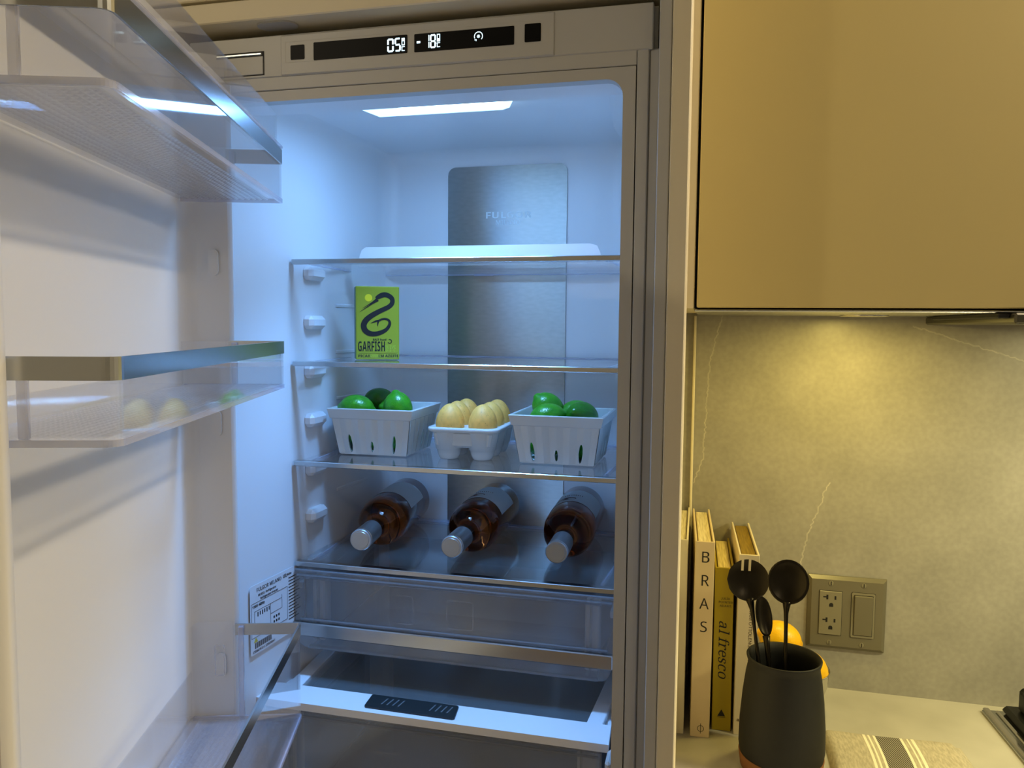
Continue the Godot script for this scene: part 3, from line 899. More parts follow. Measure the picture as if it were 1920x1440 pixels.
func slot_wall(b: B, map: Callable, holes: Array, th: Vector3):     # wall grid over u, v in 0..1 with lens-shaped slots; map gives outer points, th is the inward offset
	var us := []
	for i in 25:
		us.append(i / 24.0)
	for h in holes:
		for i in 7:
			us.append(h[0] + h[1] * (i / 6.0 - 0.5))
	us.sort()
	var gap = func(u):
		for h in holes:
			var k: float = (u - h[0]) / (h[1] * 0.5)
			if absf(k) < 0.999:
				var e := sqrt(1.0 - k * k)
				var m: float = (h[2] + h[3]) / 2
				return [m - (h[3] - h[2]) / 2 * e, m + (h[3] - h[2]) / 2 * e, h[0]]
		return null
	for i in us.size() - 1:
		var u0: float = us[i]
		var u1: float = us[i + 1]
		if u1 - u0 < 1e-5:
			continue
		var g0 = gap.call(u0 + 1e-6)
		var g1 = gap.call(u1 - 1e-6)
		var spans := [[[0.0, 1.0], [0.0, 1.0]]]
		if g0 != null or g1 != null:
			if g0 == null:
				g0 = [(g1[0] + g1[1]) / 2, (g1[0] + g1[1]) / 2]
			if g1 == null:
				g1 = [(g0[0] + g0[1]) / 2, (g0[0] + g0[1]) / 2]
			spans = [[[0.0, g0[0]], [0.0, g1[0]]], [[g0[1], 1.0], [g1[1], 1.0]]]
			for e in 2:
				var a: Vector3 = map.call(u0, g0[e])
				var c: Vector3 = map.call(u1, g1[e])
				if e == 0:
					b.quad(a, c, c + th, a + th)
				else:
					b.quad(c, a, a + th, c + th)
		for s in spans:
			var a: Vector3 = map.call(u0, s[0][0])
			var c: Vector3 = map.call(u1, s[1][0])
			var d: Vector3 = map.call(u1, s[1][1])
			var e: Vector3 = map.call(u0, s[0][1])
			b.quad(a, c, d, e)
			b.quad(c + th, a + th, e + th, d + th)

func basket(label: String, p: Vector3, turn: float) -> Node3D:
	var t := thing("berry_basket", label, "basket", p, turn, "white slotted berry baskets")
	var hb := 0.0495     # half width at base and rim
	var ht := 0.0595
	var H := 0.0645
	var yb := 0.0505     # where the plain band under the rim begins
	var th := 0.0032
	var walls := B.new()
	for k in 4:
		var rot := Basis.from_euler(Vector3(0, k * PI / 2, 0))
		var front := k % 2 == 0
		var map = func(u: float, v: float) -> Vector3:
			var y := 0.002 + (yb - 0.002) * v
			var w := lerpf(hb, ht, y / H) - 0.0015
			var flute := 0.0007 * cos(u * TAU * 6.0)
			var foot := 0.0012 * sin(u * TAU * 3.0) * (1.0 - v) if v < 0.01 else 0.0
			return rot * Vector3((u * 2 - 1) * w, y + foot, w + flute)
		var holes := [[0.19, 0.055, 0.03, 0.55], [0.5, 0.045, 0.06, 0.37], [0.81, 0.055, 0.03, 0.55]]
		if not front:
			holes = [[0.2, 0.04, 0.05, 0.6], [0.4, 0.04, 0.05, 0.6], [0.6, 0.04, 0.05, 0.6], [0.8, 0.04, 0.05, 0.6]]
		slot_wall(walls, map, holes, rot * Vector3(0, 0, -th))
	part(t, "slotted_wall", walls, M.ceramic)
	var rim := B.new()
	for k in 4:
		var rot := Basis.from_euler(Vector3(0, k * PI / 2, 0))
		var w0 := lerpf(hb, ht, yb / H) + 0.0008
		var w1 := ht + 0.0016
		var prof := [Vector2(w0 - 0.0022, yb - 0.0006), Vector2(w0, yb + 0.0006), Vector2(w1, H - 0.001), Vector2(w1 - 0.0008, H), Vector2(w1 - 0.0040, H), Vector2(w1 - 0.0046, H - 0.001), Vector2(w0 - 0.0048, yb)]
		for i in prof.size() - 1:
			var a = prof[i]
			var c = prof[i + 1]
			rim.quad(rot * Vector3(-a.x, a.y, a.x), rot * Vector3(a.x, a.y, a.x), rot * Vector3(c.x, c.y, c.x), rot * Vector3(-c.x, c.y, c.x))
	part(t, "rim_band", rim, M.ceramic)
	part(t, "base", B.new().bx(-hb + 0.002, hb - 0.002, 0.001, 0.0042, -hb + 0.002, hb - 0.002), M.ceramic)
	return t

func bottle(label: String, cap_at: Vector3, yaw: float, with_art: bool):
	var t := thing("wine_bottle", label, "wine bottle", cap_at, 0, "wine bottles lying on the lowest glass shelf")
	# built along +y from the cap's end, then laid so that +y points to the back
	var lay := Transform3D(Basis.from_euler(Vector3(0, yaw, 0)) * Basis.from_euler(Vector3(-PI / 2, 0, 0)), Vector3.ZERO)
	var R := 0.0345
	var pr := [Vector2(0, 0.003), Vector2(0.0105, 0.003), Vector2(0.0115, 0.05), Vector2(0.0120, 0.058), Vector2(0.0138, 0.064), Vector2(0.020, 0.0705), Vector2(0.0268, 0.079), Vector2(0.0318, 0.090), Vector2(0.0342, 0.104), Vector2(R, 0.12), Vector2(R, 0.238), Vector2(R - 0.001, 0.243), Vector2(R - 0.005, 0.2465), Vector2(0.022, 0.2465), Vector2(0.012, 0.235), Vector2(0, 0.232)]
	# the lathe wants increasing height for outward faces on the outside
	part(t, "bottle_glass", B.new(lay).smooth().lathe(pr, 48), M.wine)
	var cap := [Vector2(0, 0), Vector2(0.0106, 0), Vector2(0.0110, 0.0007), Vector2(0.0128, 0.0007), Vector2(0.0139, 0.0018), Vector2(0.0139, 0.004), Vector2(0.0131, 0.0046), Vector2(0.0131, 0.0056), Vector2(0.0139, 0.0062), Vector2(0.0137, 0.0500), Vector2(0.0122, 0.0505)]
	part(t, "screw_cap", B.new(lay).lathe(cap, 40), M.cap)
	# paper label round the upper side of the body
	var lb := B.new(lay).smooth()
	var a0 := deg_to_rad(20.0)
	var a1 := deg_to_rad(158.0)
	var rl := R + 0.0004
	for i in 24:
		var b0 := lerpf(a0, a1, i / 24.0)
		var b1 := lerpf(a0, a1, (i + 1) / 24.0)
		var P = func(a, y): return Vector3(cos(a) * rl, y, sin(a) * rl)
		lb.face([P.call(b0, 0.132), P.call(b1, 0.132), P.call(b1, 0.205), P.call(b0, 0.205)], Vector3(0, 0.16, 0))
	part(t, "paper_label", lb, M.paper)
	if with_art:
		var art := B.new(lay).smooth()
		var ang := deg_to_rad(108.0)
		for i in 20:
			var c0 := TAU * i / 20.0
			var c1 := TAU * (i + 1) / 20.0
			var E = func(c, k):
				var aa = ang + cos(c) * 0.42 * k
				return Vector3(cos(aa) * (rl + 0.0003), 0.150 + sin(c) * 0.0075 * k, sin(aa) * (rl + 0.0003))
			art.face([E.call(0, 0.0), E.call(c0, 1.0), E.call(c1, 1.0)], Vector3(0, 0.15, 0))
		for i in 9:
			var aa := deg_to_rad(74.0 + i * 5.0)
			var q := Vector3(cos(aa) * (rl + 0.0003), 0.170, sin(aa) * (rl + 0.0003))
			art.box(q, Vector3(0.0012, 0.0012, 0.0006))
		part(t, "label_print", art, mat(Color(0.36, 0.20, 0.14), 0.6))

func food():
	M.wine = mat(Color(0.52, 0.25, 0.09, 0.0), 0.02)
	M.wine.refraction_enabled = true
	M.wine.refraction_scale = 0.038
	M.cap = mat(Color(0.66, 0.68, 0.70), 0.34, 0.85)
	M.paper = mat(Color(0.80, 0.83, 0.85), 0.7)
	# tinned fish box
	var t := thing("fish_tin_box", "upright green carton of tinned fish with a curled black garfish", "food box", Vector3(-0.1325, 1.4295, -0.2140), deg_to_rad(28.5))
	var green := mat(Color(0.57, 0.60, 0.15), 0.42)
	part(t, "carton", B.new().bx(-0.0292, 0.0292, 0.0, 0.0990, -0.0125, 0.0125, 0.001), green)
	part(t, "side_print", B.new().bx(-0.0296, -0.0292, 0.001, 0.0980, -0.0115, 0.0115), mat(Color(0.30, 0.42, 0.32), 0.5))
	var ink := mat(Color(0.045, 0.06, 0.06), 0.55)
	# artwork measured on the front in tenths of its width: x 0..1, y 0..1
	var W := 0.0584
	var HH := 0.0985
	var F = func(px, py): return Vector2(-0.0292 + (px - 160.0) / 700.0 * W, (1310.0 - py) / 1175.0 * HH)
	var eel := [[480, 320, 40], [520, 300, 70], [580, 270, 82], [640, 262, 80], [700, 285, 78], [745, 330, 74], [742, 400, 74], [690, 455, 74], [600, 500, 76], [500, 550, 80], [400, 610, 86], [320, 680, 92], [285, 760, 94], [310, 840, 92], [380, 888, 86], [470, 895, 78], [560, 872, 70], [640, 830, 60], [690, 770, 52], [705, 710, 44], [680, 668, 38], [630, 652, 34], [570, 660, 32], [520, 685, 26]]
	var cv := Curve3D.new()
	for i in eel.size():
		var p: Vector2 = F.call(eel[i][0], eel[i][1])
		cv.add_point(Vector3(p.x, p.y, eel[i][2] / 700.0 * W))
	var pts := []
	var wd := []
	for i in eel.size() - 1:
		for k in 4:
			# Catmull-Rom through the measured points
			var p0 = eel[maxi(i - 1, 0)]; var p1 = eel[i]; var p2 = eel[i + 1]; var p3 = eel[mini(i + 2, eel.size() - 1)]
			var u := k / 4.0
			var q := []
			for c in 3:
				q.append(0.5 * (2.0 * p1[c] + (p2[c] - p0[c]) * u + (2.0 * p0[c] - 5.0 * p1[c] + 4.0 * p2[c] - p3[c]) * u * u + (3.0 * p1[c] - p0[c] - 3.0 * p2[c] + p3[c]) * u * u * u))
			pts.append(F.call(q[0], q[1])); wd.append(q[2] / 700.0 * W)
	var art := B.new()
	art.ribbon(pts, wd, 0.0128)
	for l in [[[500, 330, 30], [430, 385, 18], [270, 485, 4]], [[520, 350, 34], [420, 410, 20], [230, 540, 4]], [[560, 672, 26], [480, 690, 30], [400, 722, 6]], [[520, 690, 34], [512, 730, 22], [512, 772, 4]]]:
		var lp := []
		var lw := []
		for p in l:
			lp.append(F.call(p[0], p[1])); lw.append(p[2] / 700.0 * W)
		art.ribbon(lp, lw, 0.01285)
	var put = func(s: String, cx, cy, em, sx, wgt := 400, font := "Droid Sans"):
		var p: Vector2 = F.call(cx, cy)
		art.add(text(s, em, font, wgt), at(p.x, p.y, 0.0127, Vector3.ZERO, Vector3(sx, 1, 0.3)))
	put.call("GARFISH", 410, 1098, 0.0185, 0.48, 700)
	put.call("BAIT food", 540, 988, 0.0034, 1.0, 700)
	put.call("PICAR", 290, 1252, 0.0050, 1.15, 700)
	put.call("EM AZEITE", 680, 1252, 0.0050, 1.12, 700)
	var ru: Vector2 = F.call(210, 1207)
	art.bx(ru.x, ru.x + 0.0508, ru.y - 0.0001, ru.y + 0.0001, 0.0124, 0.0128)
	var hook := []
	var hw := []
	for i in 14:
		var an := deg_to_rad(115.0 - 265.0 * i / 13.0)
		var c: Vector2 = F.call(702, 1015)
		hook.append(c + Vector2(cos(an), sin(an)) * 0.0026); hw.append(0.0011)
	art.ribbon(hook, hw, 0.0128)
	part(t, "printed_art", art, ink)
	var pale := B.new()
	var p1: Vector2 = F.call(715, 1108)
	pale.add(text("OLIVE", 0.0060, "Droid Sans Mono"), at(p1.x, p1.y, 0.0127, Vector3.ZERO, Vector3(0.85, 1, 0.3)))
	p1 = F.call(715, 1160)
	pale.add(text("O I L", 0.0052, "Droid Sans Mono"), at(p1.x, p1.y, 0.0127, Vector3.ZERO, Vector3(0.85, 1, 0.3)))
	p1 = F.call(455, 1252)
	pale.add(text("AGULHA", 0.0046), at(p1.x, p1.y, 0.0127, Vector3.ZERO, Vector3(1.0, 1, 0.3)))
	part(t, "pale_print", pale, mat(Color(0.66, 0.76, 0.22), 0.5))
	var sun := B.new(Transform3D(Basis(), Vector3(0, 0, 0.0126)))
	var sc: Vector2 = F.call(365, 315)
	var sp := []
	for i in 20:
		sp.append(sc + Vector2(cos(TAU * i / 20.0) * 0.0050, sin(TAU * i / 20.0) * 0.0050))
	sun.prism(sp, 0, 0.0001)
	part(t, "yellow_spot", sun, mat(Color(0.86, 0.80, 0.12), 0.5))
	# baskets and limes
	basket("white slotted ceramic basket of limes beside the left wall of the refrigerator", Vector3(-0.1290, 1.2995, -0.2368), 0.02)
	basket("white slotted ceramic basket of limes next to the refrigerator's right edge", Vector3(0.1260, 1.2995, -0.2368), -0.02)
	var gtex := noise_tex(0.03, Color(0.13, 0.47, 0.05), Color(0.30, 0.64, 0.11), 256, 11)
	var pit := noise_tex(0.16, Color(0, 0, 0), Color(1, 1, 1), 256, 12, 2)
	var lime := tri_tex(mat(Color(1, 1, 1), 0.30), gtex, 12.0, pit, 0.03)
	var lime2 := tri_tex(mat(Color(0.72, 0.80, 0.7), 0.32), gtex, 12.0, pit, 0.03)
	var cm := citrus_mesh(0.040, 0.049, 0.0028)
	var L1 := "limes in the basket at the refrigerator's left wall"
	var L2 := "limes in the basket at the refrigerator's right edge"
	var q = func(ax, ay, az): return Basis.from_euler(Vector3(ax, ay, az))
	single("lime", cm, lime, "lime lying on its side at the near left corner of the left basket", "lime", Transform3D(q.call(0.1, 0.25, 1.45), Vector3(-0.1605, 1.3600, -0.2085)), L1)
	single("lime", cm, lime, "lime standing on end, pointed top up, near the egg tray in the left basket", "lime", Transform3D(q.call(0.1, 0.0, 0.12), Vector3(-0.0995, 1.3620, -0.2085)), L1)
	single("lime", cm, lime2, "dark lime behind the other limes, against the wall side of the left basket", "lime", Transform3D(q.call(0.2, 0.9, 1.35), Vector3(-0.1500, 1.3655, -0.2640)), L1)
	single("lime", cm, lime, "lime low between the others in the middle of the left basket", "lime", Transform3D(q.call(1.2, 0.2, 0.9), Vector3(-0.1195, 1.3560, -0.2500)), L1)
	single("lime", cm, lime, "bright lime leaning up at the back left of the right basket", "lime", Transform3D(q.call(0.2, 0.2, 0.75), Vector3(0.1020, 1.3655, -0.2475)), L2)
	single("lime", cm, lime, "lime lying on its side in front at the left of the right basket", "lime", Transform3D(q.call(0.1, 0.1, -1.35), Vector3(0.1095, 1.3570, -0.2055)), L2)
	single("lime", cm, lime2, "large dark green lime at the right end of the right basket", "lime", Transform3D(q.call(1.1, 0.2, 0.5), Vector3(0.1545, 1.3600, -0.2085)), L2)
	single("lime", cm, lime, "lime half hidden in the gap behind the large one in the right basket", "lime", Transform3D(q.call(0.9, 0.3, 1.2), Vector3(0.1400, 1.3570, -0.2600)), L2)
	for bk in [[-0.1290, "lime at the bottom of the left basket, glimpsed through its slots", L1], [0.1260, "lime at the bottom of the right basket, glimpsed through its slots", L2]]:
		for k in 4:
			single("lime", cm, lime, bk[1], "lime", Transform3D(q.call(1.4 + 0.1 * k, k * 1.57, 0.0), Vector3(bk[0] + (0.0215 if k % 2 == 0 else -0.0215), 1.3245, -0.2368 + (0.0215 if k < 2 else -0.0215))), bk[2])
	# egg tray with six eggs
	var tr := thing("egg_tray", "white ceramic egg tray with six cups between the two baskets", "egg tray", Vector3(-0.0015, 1.2992, -0.2435))
	var hh := 0.0430
	var rim := B.new()
	var rp := [[0.0, 0.0, -0.0055], [0.0015, 0.0012, -0.0042], [0.0018, 0.0016, -0.0015], [0.0008, 0.0008, 0.0], [-0.004, -0.004, 0.0004], [-0.007, -0.007, -0.0006]]
	rim.smooth()
	for i in rp.size() - 1:
		var A := rrect(-0.0475 - rp[i][0], 0.0475 + rp[i][0], -0.0600 - rp[i][0], 0.0600 + rp[i][0], 0.014, 6)
		var C := rrect(-0.0475 - rp[i + 1][0], 0.0475 + rp[i + 1][0], -0.0600 - rp[i + 1][0], 0.0600 + rp[i + 1][0], 0.014, 6)
		for k in A.size():
			var k1 := (k + 1) % A.size()
			rim.quad(Vector3(A[k].x, hh + rp[i][2], -A[k].y), Vector3(A[k1].x, hh + rp[i][2], -A[k1].y), Vector3(C[k1].x, hh + rp[i + 1][2], -C[k1].y), Vector3(C[k].x, hh + rp[i + 1][2], -C[k].y))
	part(tr, "rim", rim, M.ceramic)
	part(tr, "deck", B.new(Transform3D(Basis.from_euler(Vector3(-PI / 2, 0, 0)), Vector3(0, hh - 0.006, 0))).prism(rrect(-0.0470, 0.0470, -0.0595, 0.0595, 0.013, 5), 0.0, 0.0045), M.ceramic)
	var cup := [Vector2(0, 0), Vector2(0.0115, 0), Vector2(0.0128, 0.0012), Vector2(0.0150, 0.0062), Vector2(0.0168, 0.0130), Vector2(0.0180, 0.0134), Vector2(0.0222, 0.0375)]
	var cupm := B.new().smooth().lathe(cup, 28).done()
	var web := B.new()
	web.box(Vector3(0, 0.0275, 0), Vector3(0.074, 0.022, 0.108), 0.003, Vector2(1.12, 1.06))
	part(tr, "web", web, M.ceramic)
	var eggm := egg_mesh(0.0385, 0.0490)
	var eggt := mat(Color(1, 1, 1), 0.55)
	eggt.albedo_texture = speckle(Color(0.95, 0.70, 0.33), Color(0.55, 0.34, 0.12), 130, 5)
	var where := [["front", "near the left basket"], ["front", "near the right basket"], ["middle", "near the left basket"], ["middle", "near the right basket"], ["back", "near the left basket"], ["back", "near the right basket"]]
	for r in 3:
		for c in 2:
			var x := -0.0232 + c * 0.0464
			var z := 0.0382 - r * 0.0382
			var o := part(tr, "cup", cupm, M.ceramic)
			o.position = Vector3(x, 0, z)
			var w = where[r * 2 + c]
			single("egg", eggm, eggt, "tan speckled egg in the %s row of the white tray, %s" % [w[0], w[1]], "egg", Transform3D(Basis.from_euler(Vector3(0.05 * (c - 0.5), r * 1.3 + c * 2.1, 0.04 * (r - 1))), Vector3(x - 0.0015, 1.2992 + 0.0245 - 0.0012 * r * 0, z - 0.2435)), "eggs in the white tray")
	bottle("wine bottle with blank side of its label up, nearest the left wall of the refrigerator", Vector3(-0.1152, 1.2022, -0.1195), deg_to_rad(6.8), false)
	bottle("middle one of the three wine bottles lying on the shelf", Vector3(0.0065, 1.2022, -0.1210), deg_to_rad(1.2), true)
	bottle("wine bottle lying closest to the right edge of the refrigerator", Vector3(0.1367, 1.2022, -0.1330), deg_to_rad(1.6), true)

# ---------------------------------------------------------------- kitchen side
func wall_cabinet():
	var t := thing("wall_cabinet", "flat beige wall cabinet above the counter with handleless door", "cabinet", Vector3(0.29, 1.495, -0.49))
	var o := Transform3D(Basis(), Vector3(-0.29, -1.495, 0.49))
	part(t, "cabinet_door", B.new(o).bx(0.2953, 0.90, 1.4998, 2.35, -0.16, -0.14, 0.0012), M.cabinet)
	part(t, "carcass", B.new(o).bx(0.2953, 0.90, 1.5045, 2.35, -0.4915, -0.1625), M.panel)
	part(t, "side_filler", B.new(o).bx(0.2725, 0.2922, 1.4990, 2.4, -0.4915, -0.145, 0.001), M.panel)
	part(t, "gap_shadow_strip", B.new(o).bx(0.2924, 0.2952, 1.5000, 2.35, -0.49, -0.165), M.dark)
	part(t, "bottom_profile", B.new(o).bx(0.2925, 0.90, 1.4952, 1.4980, -0.4915, -0.145, 0.0009), M.trim)
	# puck lamp under the cabinet
	var u := thing("under_cabinet_lamp", "small round warm lamp fixed under the wall cabinet", "lamp", Vector3(0.510, 1.4930, -0.345))
	part(u, "rim", B.new().smooth().lathe([Vector2(0.030, 0.0022), Vector2(0.031, 0.001), Vector2(0.029, 0), Vector2(0.025, 0.001)], 28), M.chrome)
	part(u, "lamp_lens", B.new().lathe([Vector2(0, 0.0018), Vector2(0.0255, 0.0018)], 28), glow(Color(1.0, 0.875, 0.46), 5.0))
	area("under_cabinet_light", Vector3(0.510, 1.4915, -0.345), Vector3(0, -1, 0), Vector2(0.045, 0.045), Color(1.0, 0.885, 0.47), 0.105)
	# slim range hood set under the next cabinet
	var h := thing("range_hood", "slim dark range hood under the cabinet above the cooktop", "range hood", Vector3(0.9, 1.475, -0.3))
	var oh := Transform3D(Basis(), Vector3(-0.9, -1.475, 0.3))
	part(h, "housing", B.new(oh).bx(0.618, 1.36, 1.4835, 1.4950, -0.48, -0.13, 0.002), mat(Color(0.30, 0.29, 0.24), 0.4, 0.5))
	part(h, "front_lip", B.new(oh).bx(0.606, 0.6175, 1.4895, 1.4950, -0.40, -0.142, 0.001), M.dark)
	part(h, "lamp_lens", B.new(oh).bx(0.89, 0.97, 1.4822, 1.4838, -0.19, -0.135), glow(Color(1.0, 0.945, 0.72), 5.0))
	part(h, "lamp_lens", B.new(oh).bx(1.15, 1.23, 1.4822, 1.4838, -0.19, -0.135), glow(Color(1.0, 0.945, 0.72), 5.0))
	area("hood_light", Vector3(0.90, 1.481, -0.16), Vector3.DOWN, Vector2(0.08, 0.06), Color(1.0, 0.945, 0.70), 0.34)
	area("hood_light_far", Vector3(1.19, 1.481, -0.16), Vector3.DOWN, Vector2(0.08, 0.06), Color(1.0, 0.945, 0.70), 0.34)
	var n := thing("wall_cabinet", "beige wall cabinet over the range hood, next to the handleless one", "cabinet", Vector3(0.905, 1.495, -0.49))
	part(n, "carcass", B.new(Transform3D(Basis(), Vector3(-0.905, -1.495, 0.49))).bx(0.904, 1.5, 1.4998, 2.35, -0.4915, -0.14, 0.0012), M.cabinet)

func counter():
	var t := thing("counter", "pale stone counter running beside the refrigerator cabinet", "counter", Vector3(0.9, 0, -0.2))
	var o := Transform3D(Basis(), Vector3(-0.9, 0, 0.2))
	part(t, "worktop", B.new(o * Transform3D(Basis.from_euler(Vector3(-PI / 2, 0, 0)), Vector3.ZERO)).prism([Vector2(0.2725, 0.4915), Vector2(1.6, 0.4915), Vector2(1.6, -0.1), Vector2(0.2885, -0.1), Vector2(0.2885, 0.021), Vector2(0.2725, 0.021)], 0.884, 0.9141), M.stone)
	part(t, "base_cabinet", B.new(o).bx(0.289, 1.6, 0.1, 0.8835, -0.4915, 0.07, 0.002), M.cabinet)
	part(t, "plinth", B.new(o).bx(0.30, 1.6, 0.0, 0.0995, -0.48, 0.02), M.dark)

func cooktop():
	var t := thing("cooktop", "steel rimmed gas cooktop with black grates let into the counter", "cooktop", Vector3(0.7187, 0.9141, -0.39), deg_to_rad(3.2))
	part(t, "steel_tray", B.new().bx(0.0, 0.70, 0.0, 0.005, -0.076, 0.38, 0.0015), M.trim)
	part(t, "rim_rail", B.new().bx(0.0005, 0.010, 0.005, 0.0085, -0.0755, 0.38, 0.0018).bx(0.016, 0.0215, 0.005, 0.008, -0.070, 0.374, 0.0015), M.chrome)
	var iron := mat(Color(0.055, 0.06, 0.05), 0.42)
	part(t, "burner_plate", B.new().bx(0.0245, 0.68, 0.005, 0.017, -0.072, 0.36, 0.005), iron)
	part(t, "grate", B.new().bx(0.040, 0.054, 0.0165, 0.05, -0.058, -0.030, 0.004).bx(0.040, 0.34, 0.040, 0.052, -0.054, -0.042, 0.003).bx(0.040, 0.052, 0.040, 0.052, -0.054, 0.33, 0.003).bx(0.040, 0.054, 0.0165, 0.05, 0.30, 0.328, 0.004).bx(0.30, 0.34, 0.0165, 0.05, -0.058, -0.030, 0.004), iron)

func outlet():
	var m := mat(Color(0.42, 0.40, 0.33), 0.30)
	var md := mat(Color(0.50, 0.48, 0.40), 0.38)
	var z := -0.4916
	var t := thing("wall_plate", "grey double wall plate with outlet and rocker switch on the backsplash", "wall plate", Vector3(0.527, 1.0372, z))
	# bevelled plate with a sloped border
	var b := B.new()
	var W := 0.0566
	var H := 0.0574
	var lo := [Vector3(-W, -H, 0), Vector3(W, -H, 0), Vector3(W, H, 0), Vector3(-W, H, 0)]
	var mi := [Vector3(-W, -H, 0.003), Vector3(W, -H, 0.003), Vector3(W, H, 0.003), Vector3(-W, H, 0.003)]
	var e := 0.0052
	var hi := [Vector3(-W + e, -H + e, 0.0075), Vector3(W - e, -H + e, 0.0075), Vector3(W - e, H - e, 0.0075), Vector3(-W + e, H - e, 0.0075)]
	for i in 4:
		b.quad(lo[i], lo[(i + 1) % 4], mi[(i + 1) % 4], mi[i])
		b.quad(mi[i], mi[(i + 1) % 4], hi[(i + 1) % 4], hi[i])
	b.quad(hi[0], hi[1], hi[2], hi[3])
	part(t, "plate", b, m)
	part(t, "seam", B.new().bx(-0.0405, -0.0065, -0.0350, 0.0350, 0.007, 0.0077), M.dark)
	var rc := part(t, "receptacle", B.new().bx(-0.0398, -0.0072, -0.0343, 0.0343, 0.006, 0.0092, 0.0006), md)
	for y in [0.0195, -0.0165]:
		part(rc, "slot", B.new().bx(-0.0300, -0.0272, y + 0.002, y + 0.0092, 0.009, 0.0094).bx(-0.0345, -0.0300, y + 0.0048, y + 0.0066, 0.009, 0.0094), M.ink)
		part(rc, "slot", B.new().bx(-0.0182, -0.0156, y + 0.0022, y + 0.0078, 0.009, 0.0094), M.ink)
		var g := []
		for i in 9:
			var a := PI * i / 8.0
			g.append(Vector2(-0.0226 + 0.0030 * cos(a), y - 0.0062 + 0.0030 * sin(a)))
		g.append(Vector2(-0.0256, y - 0.0092)); g.append(Vector2(-0.0196, y - 0.0092))
		part(rc, "slot", B.new().prism(g, 0.009, 0.0094), M.ink)
	part(t, "seam", B.new().prism(rrect(0.0062, 0.0408, -0.0355, 0.0355, 0.002), 0.007, 0.0077), M.dark)
	var sw := part(t, "switch_frame", B.new().prism(rrect(0.0068, 0.0402, -0.0349, 0.0349, 0.0018), 0.006, 0.0090), md)
	part(sw, "seam", B.new().bx(0.0098, 0.0374, -0.0318, 0.0318, 0.0088, 0.0092), M.dark)
	part(sw, "rocker", B.new(Transform3D(Basis.from_euler(Vector3(0.045, 0, 0)), Vector3(0.0236, 0, 0.0088))).bx(-0.0132, 0.0132, -0.0312, 0.0312, -0.0015, 0.0026, 0.0008), m)
	for p in [[-0.0235, 0.0468], [0.0235, 0.0468], [-0.0235, -0.0468], [0.0235, -0.0468]]:
		var s := part(t, "screw", B.new(at(p[0], p[1], 0.0072, Vector3(PI / 2, 0, 0))).lathe([Vector2(0.0036, 0), Vector2(0.0034, 0.001), Vector2(0, 0.0013)], 18), md)
		part(s, "screw_slot", B.new().bx(p[0] - 0.0005, p[0] + 0.0005, p[1] - 0.0030, p[1] + 0.0030, 0.0080, 0.0087), M.dark)

func book(label: String, x: float, zf: float, w: float, h: float, depth: float, turn: float, lean: float, cover: Color, paper: Color) -> Node3D:
	# base at the lower left corner of the spine
	var t := thing("book", label, "book", Vector3(x, 0.9142, zf), 0, "books standing between the cabinet and the crock")
	t.basis = Basis.from_euler(Vector3(0, turn, 0)) * Basis.from_euler(Vector3(0, 0, lean))
	var cm := mat(cover, 0.55)
	var c := B.new()
	c.bx(0, 0.0026, 0, h, -depth, 0.0, 0.0005)
	c.bx(w - 0.0026, w, 0, h, -depth, 0.0, 0.0005)
	c.bx(0.0002, w - 0.0002, 0.0, h - 0.0002, -0.0022, 0.0006, 0.0005)
	part(t, "cover", c, cm)
	var pg := tri_tex(mat(Color(1, 1, 1), 0.8), M.pages, 1.0)
	pg.albedo_color = paper
	pg.uv1_scale = Vector3(60, 1, 3)
	part(t, "page_block", B.new().bx(0.0045, w - 0.0036, 0.003, h - 0.0040, -depth + 0.006, -0.0024, 0.0006), pg)
	return t

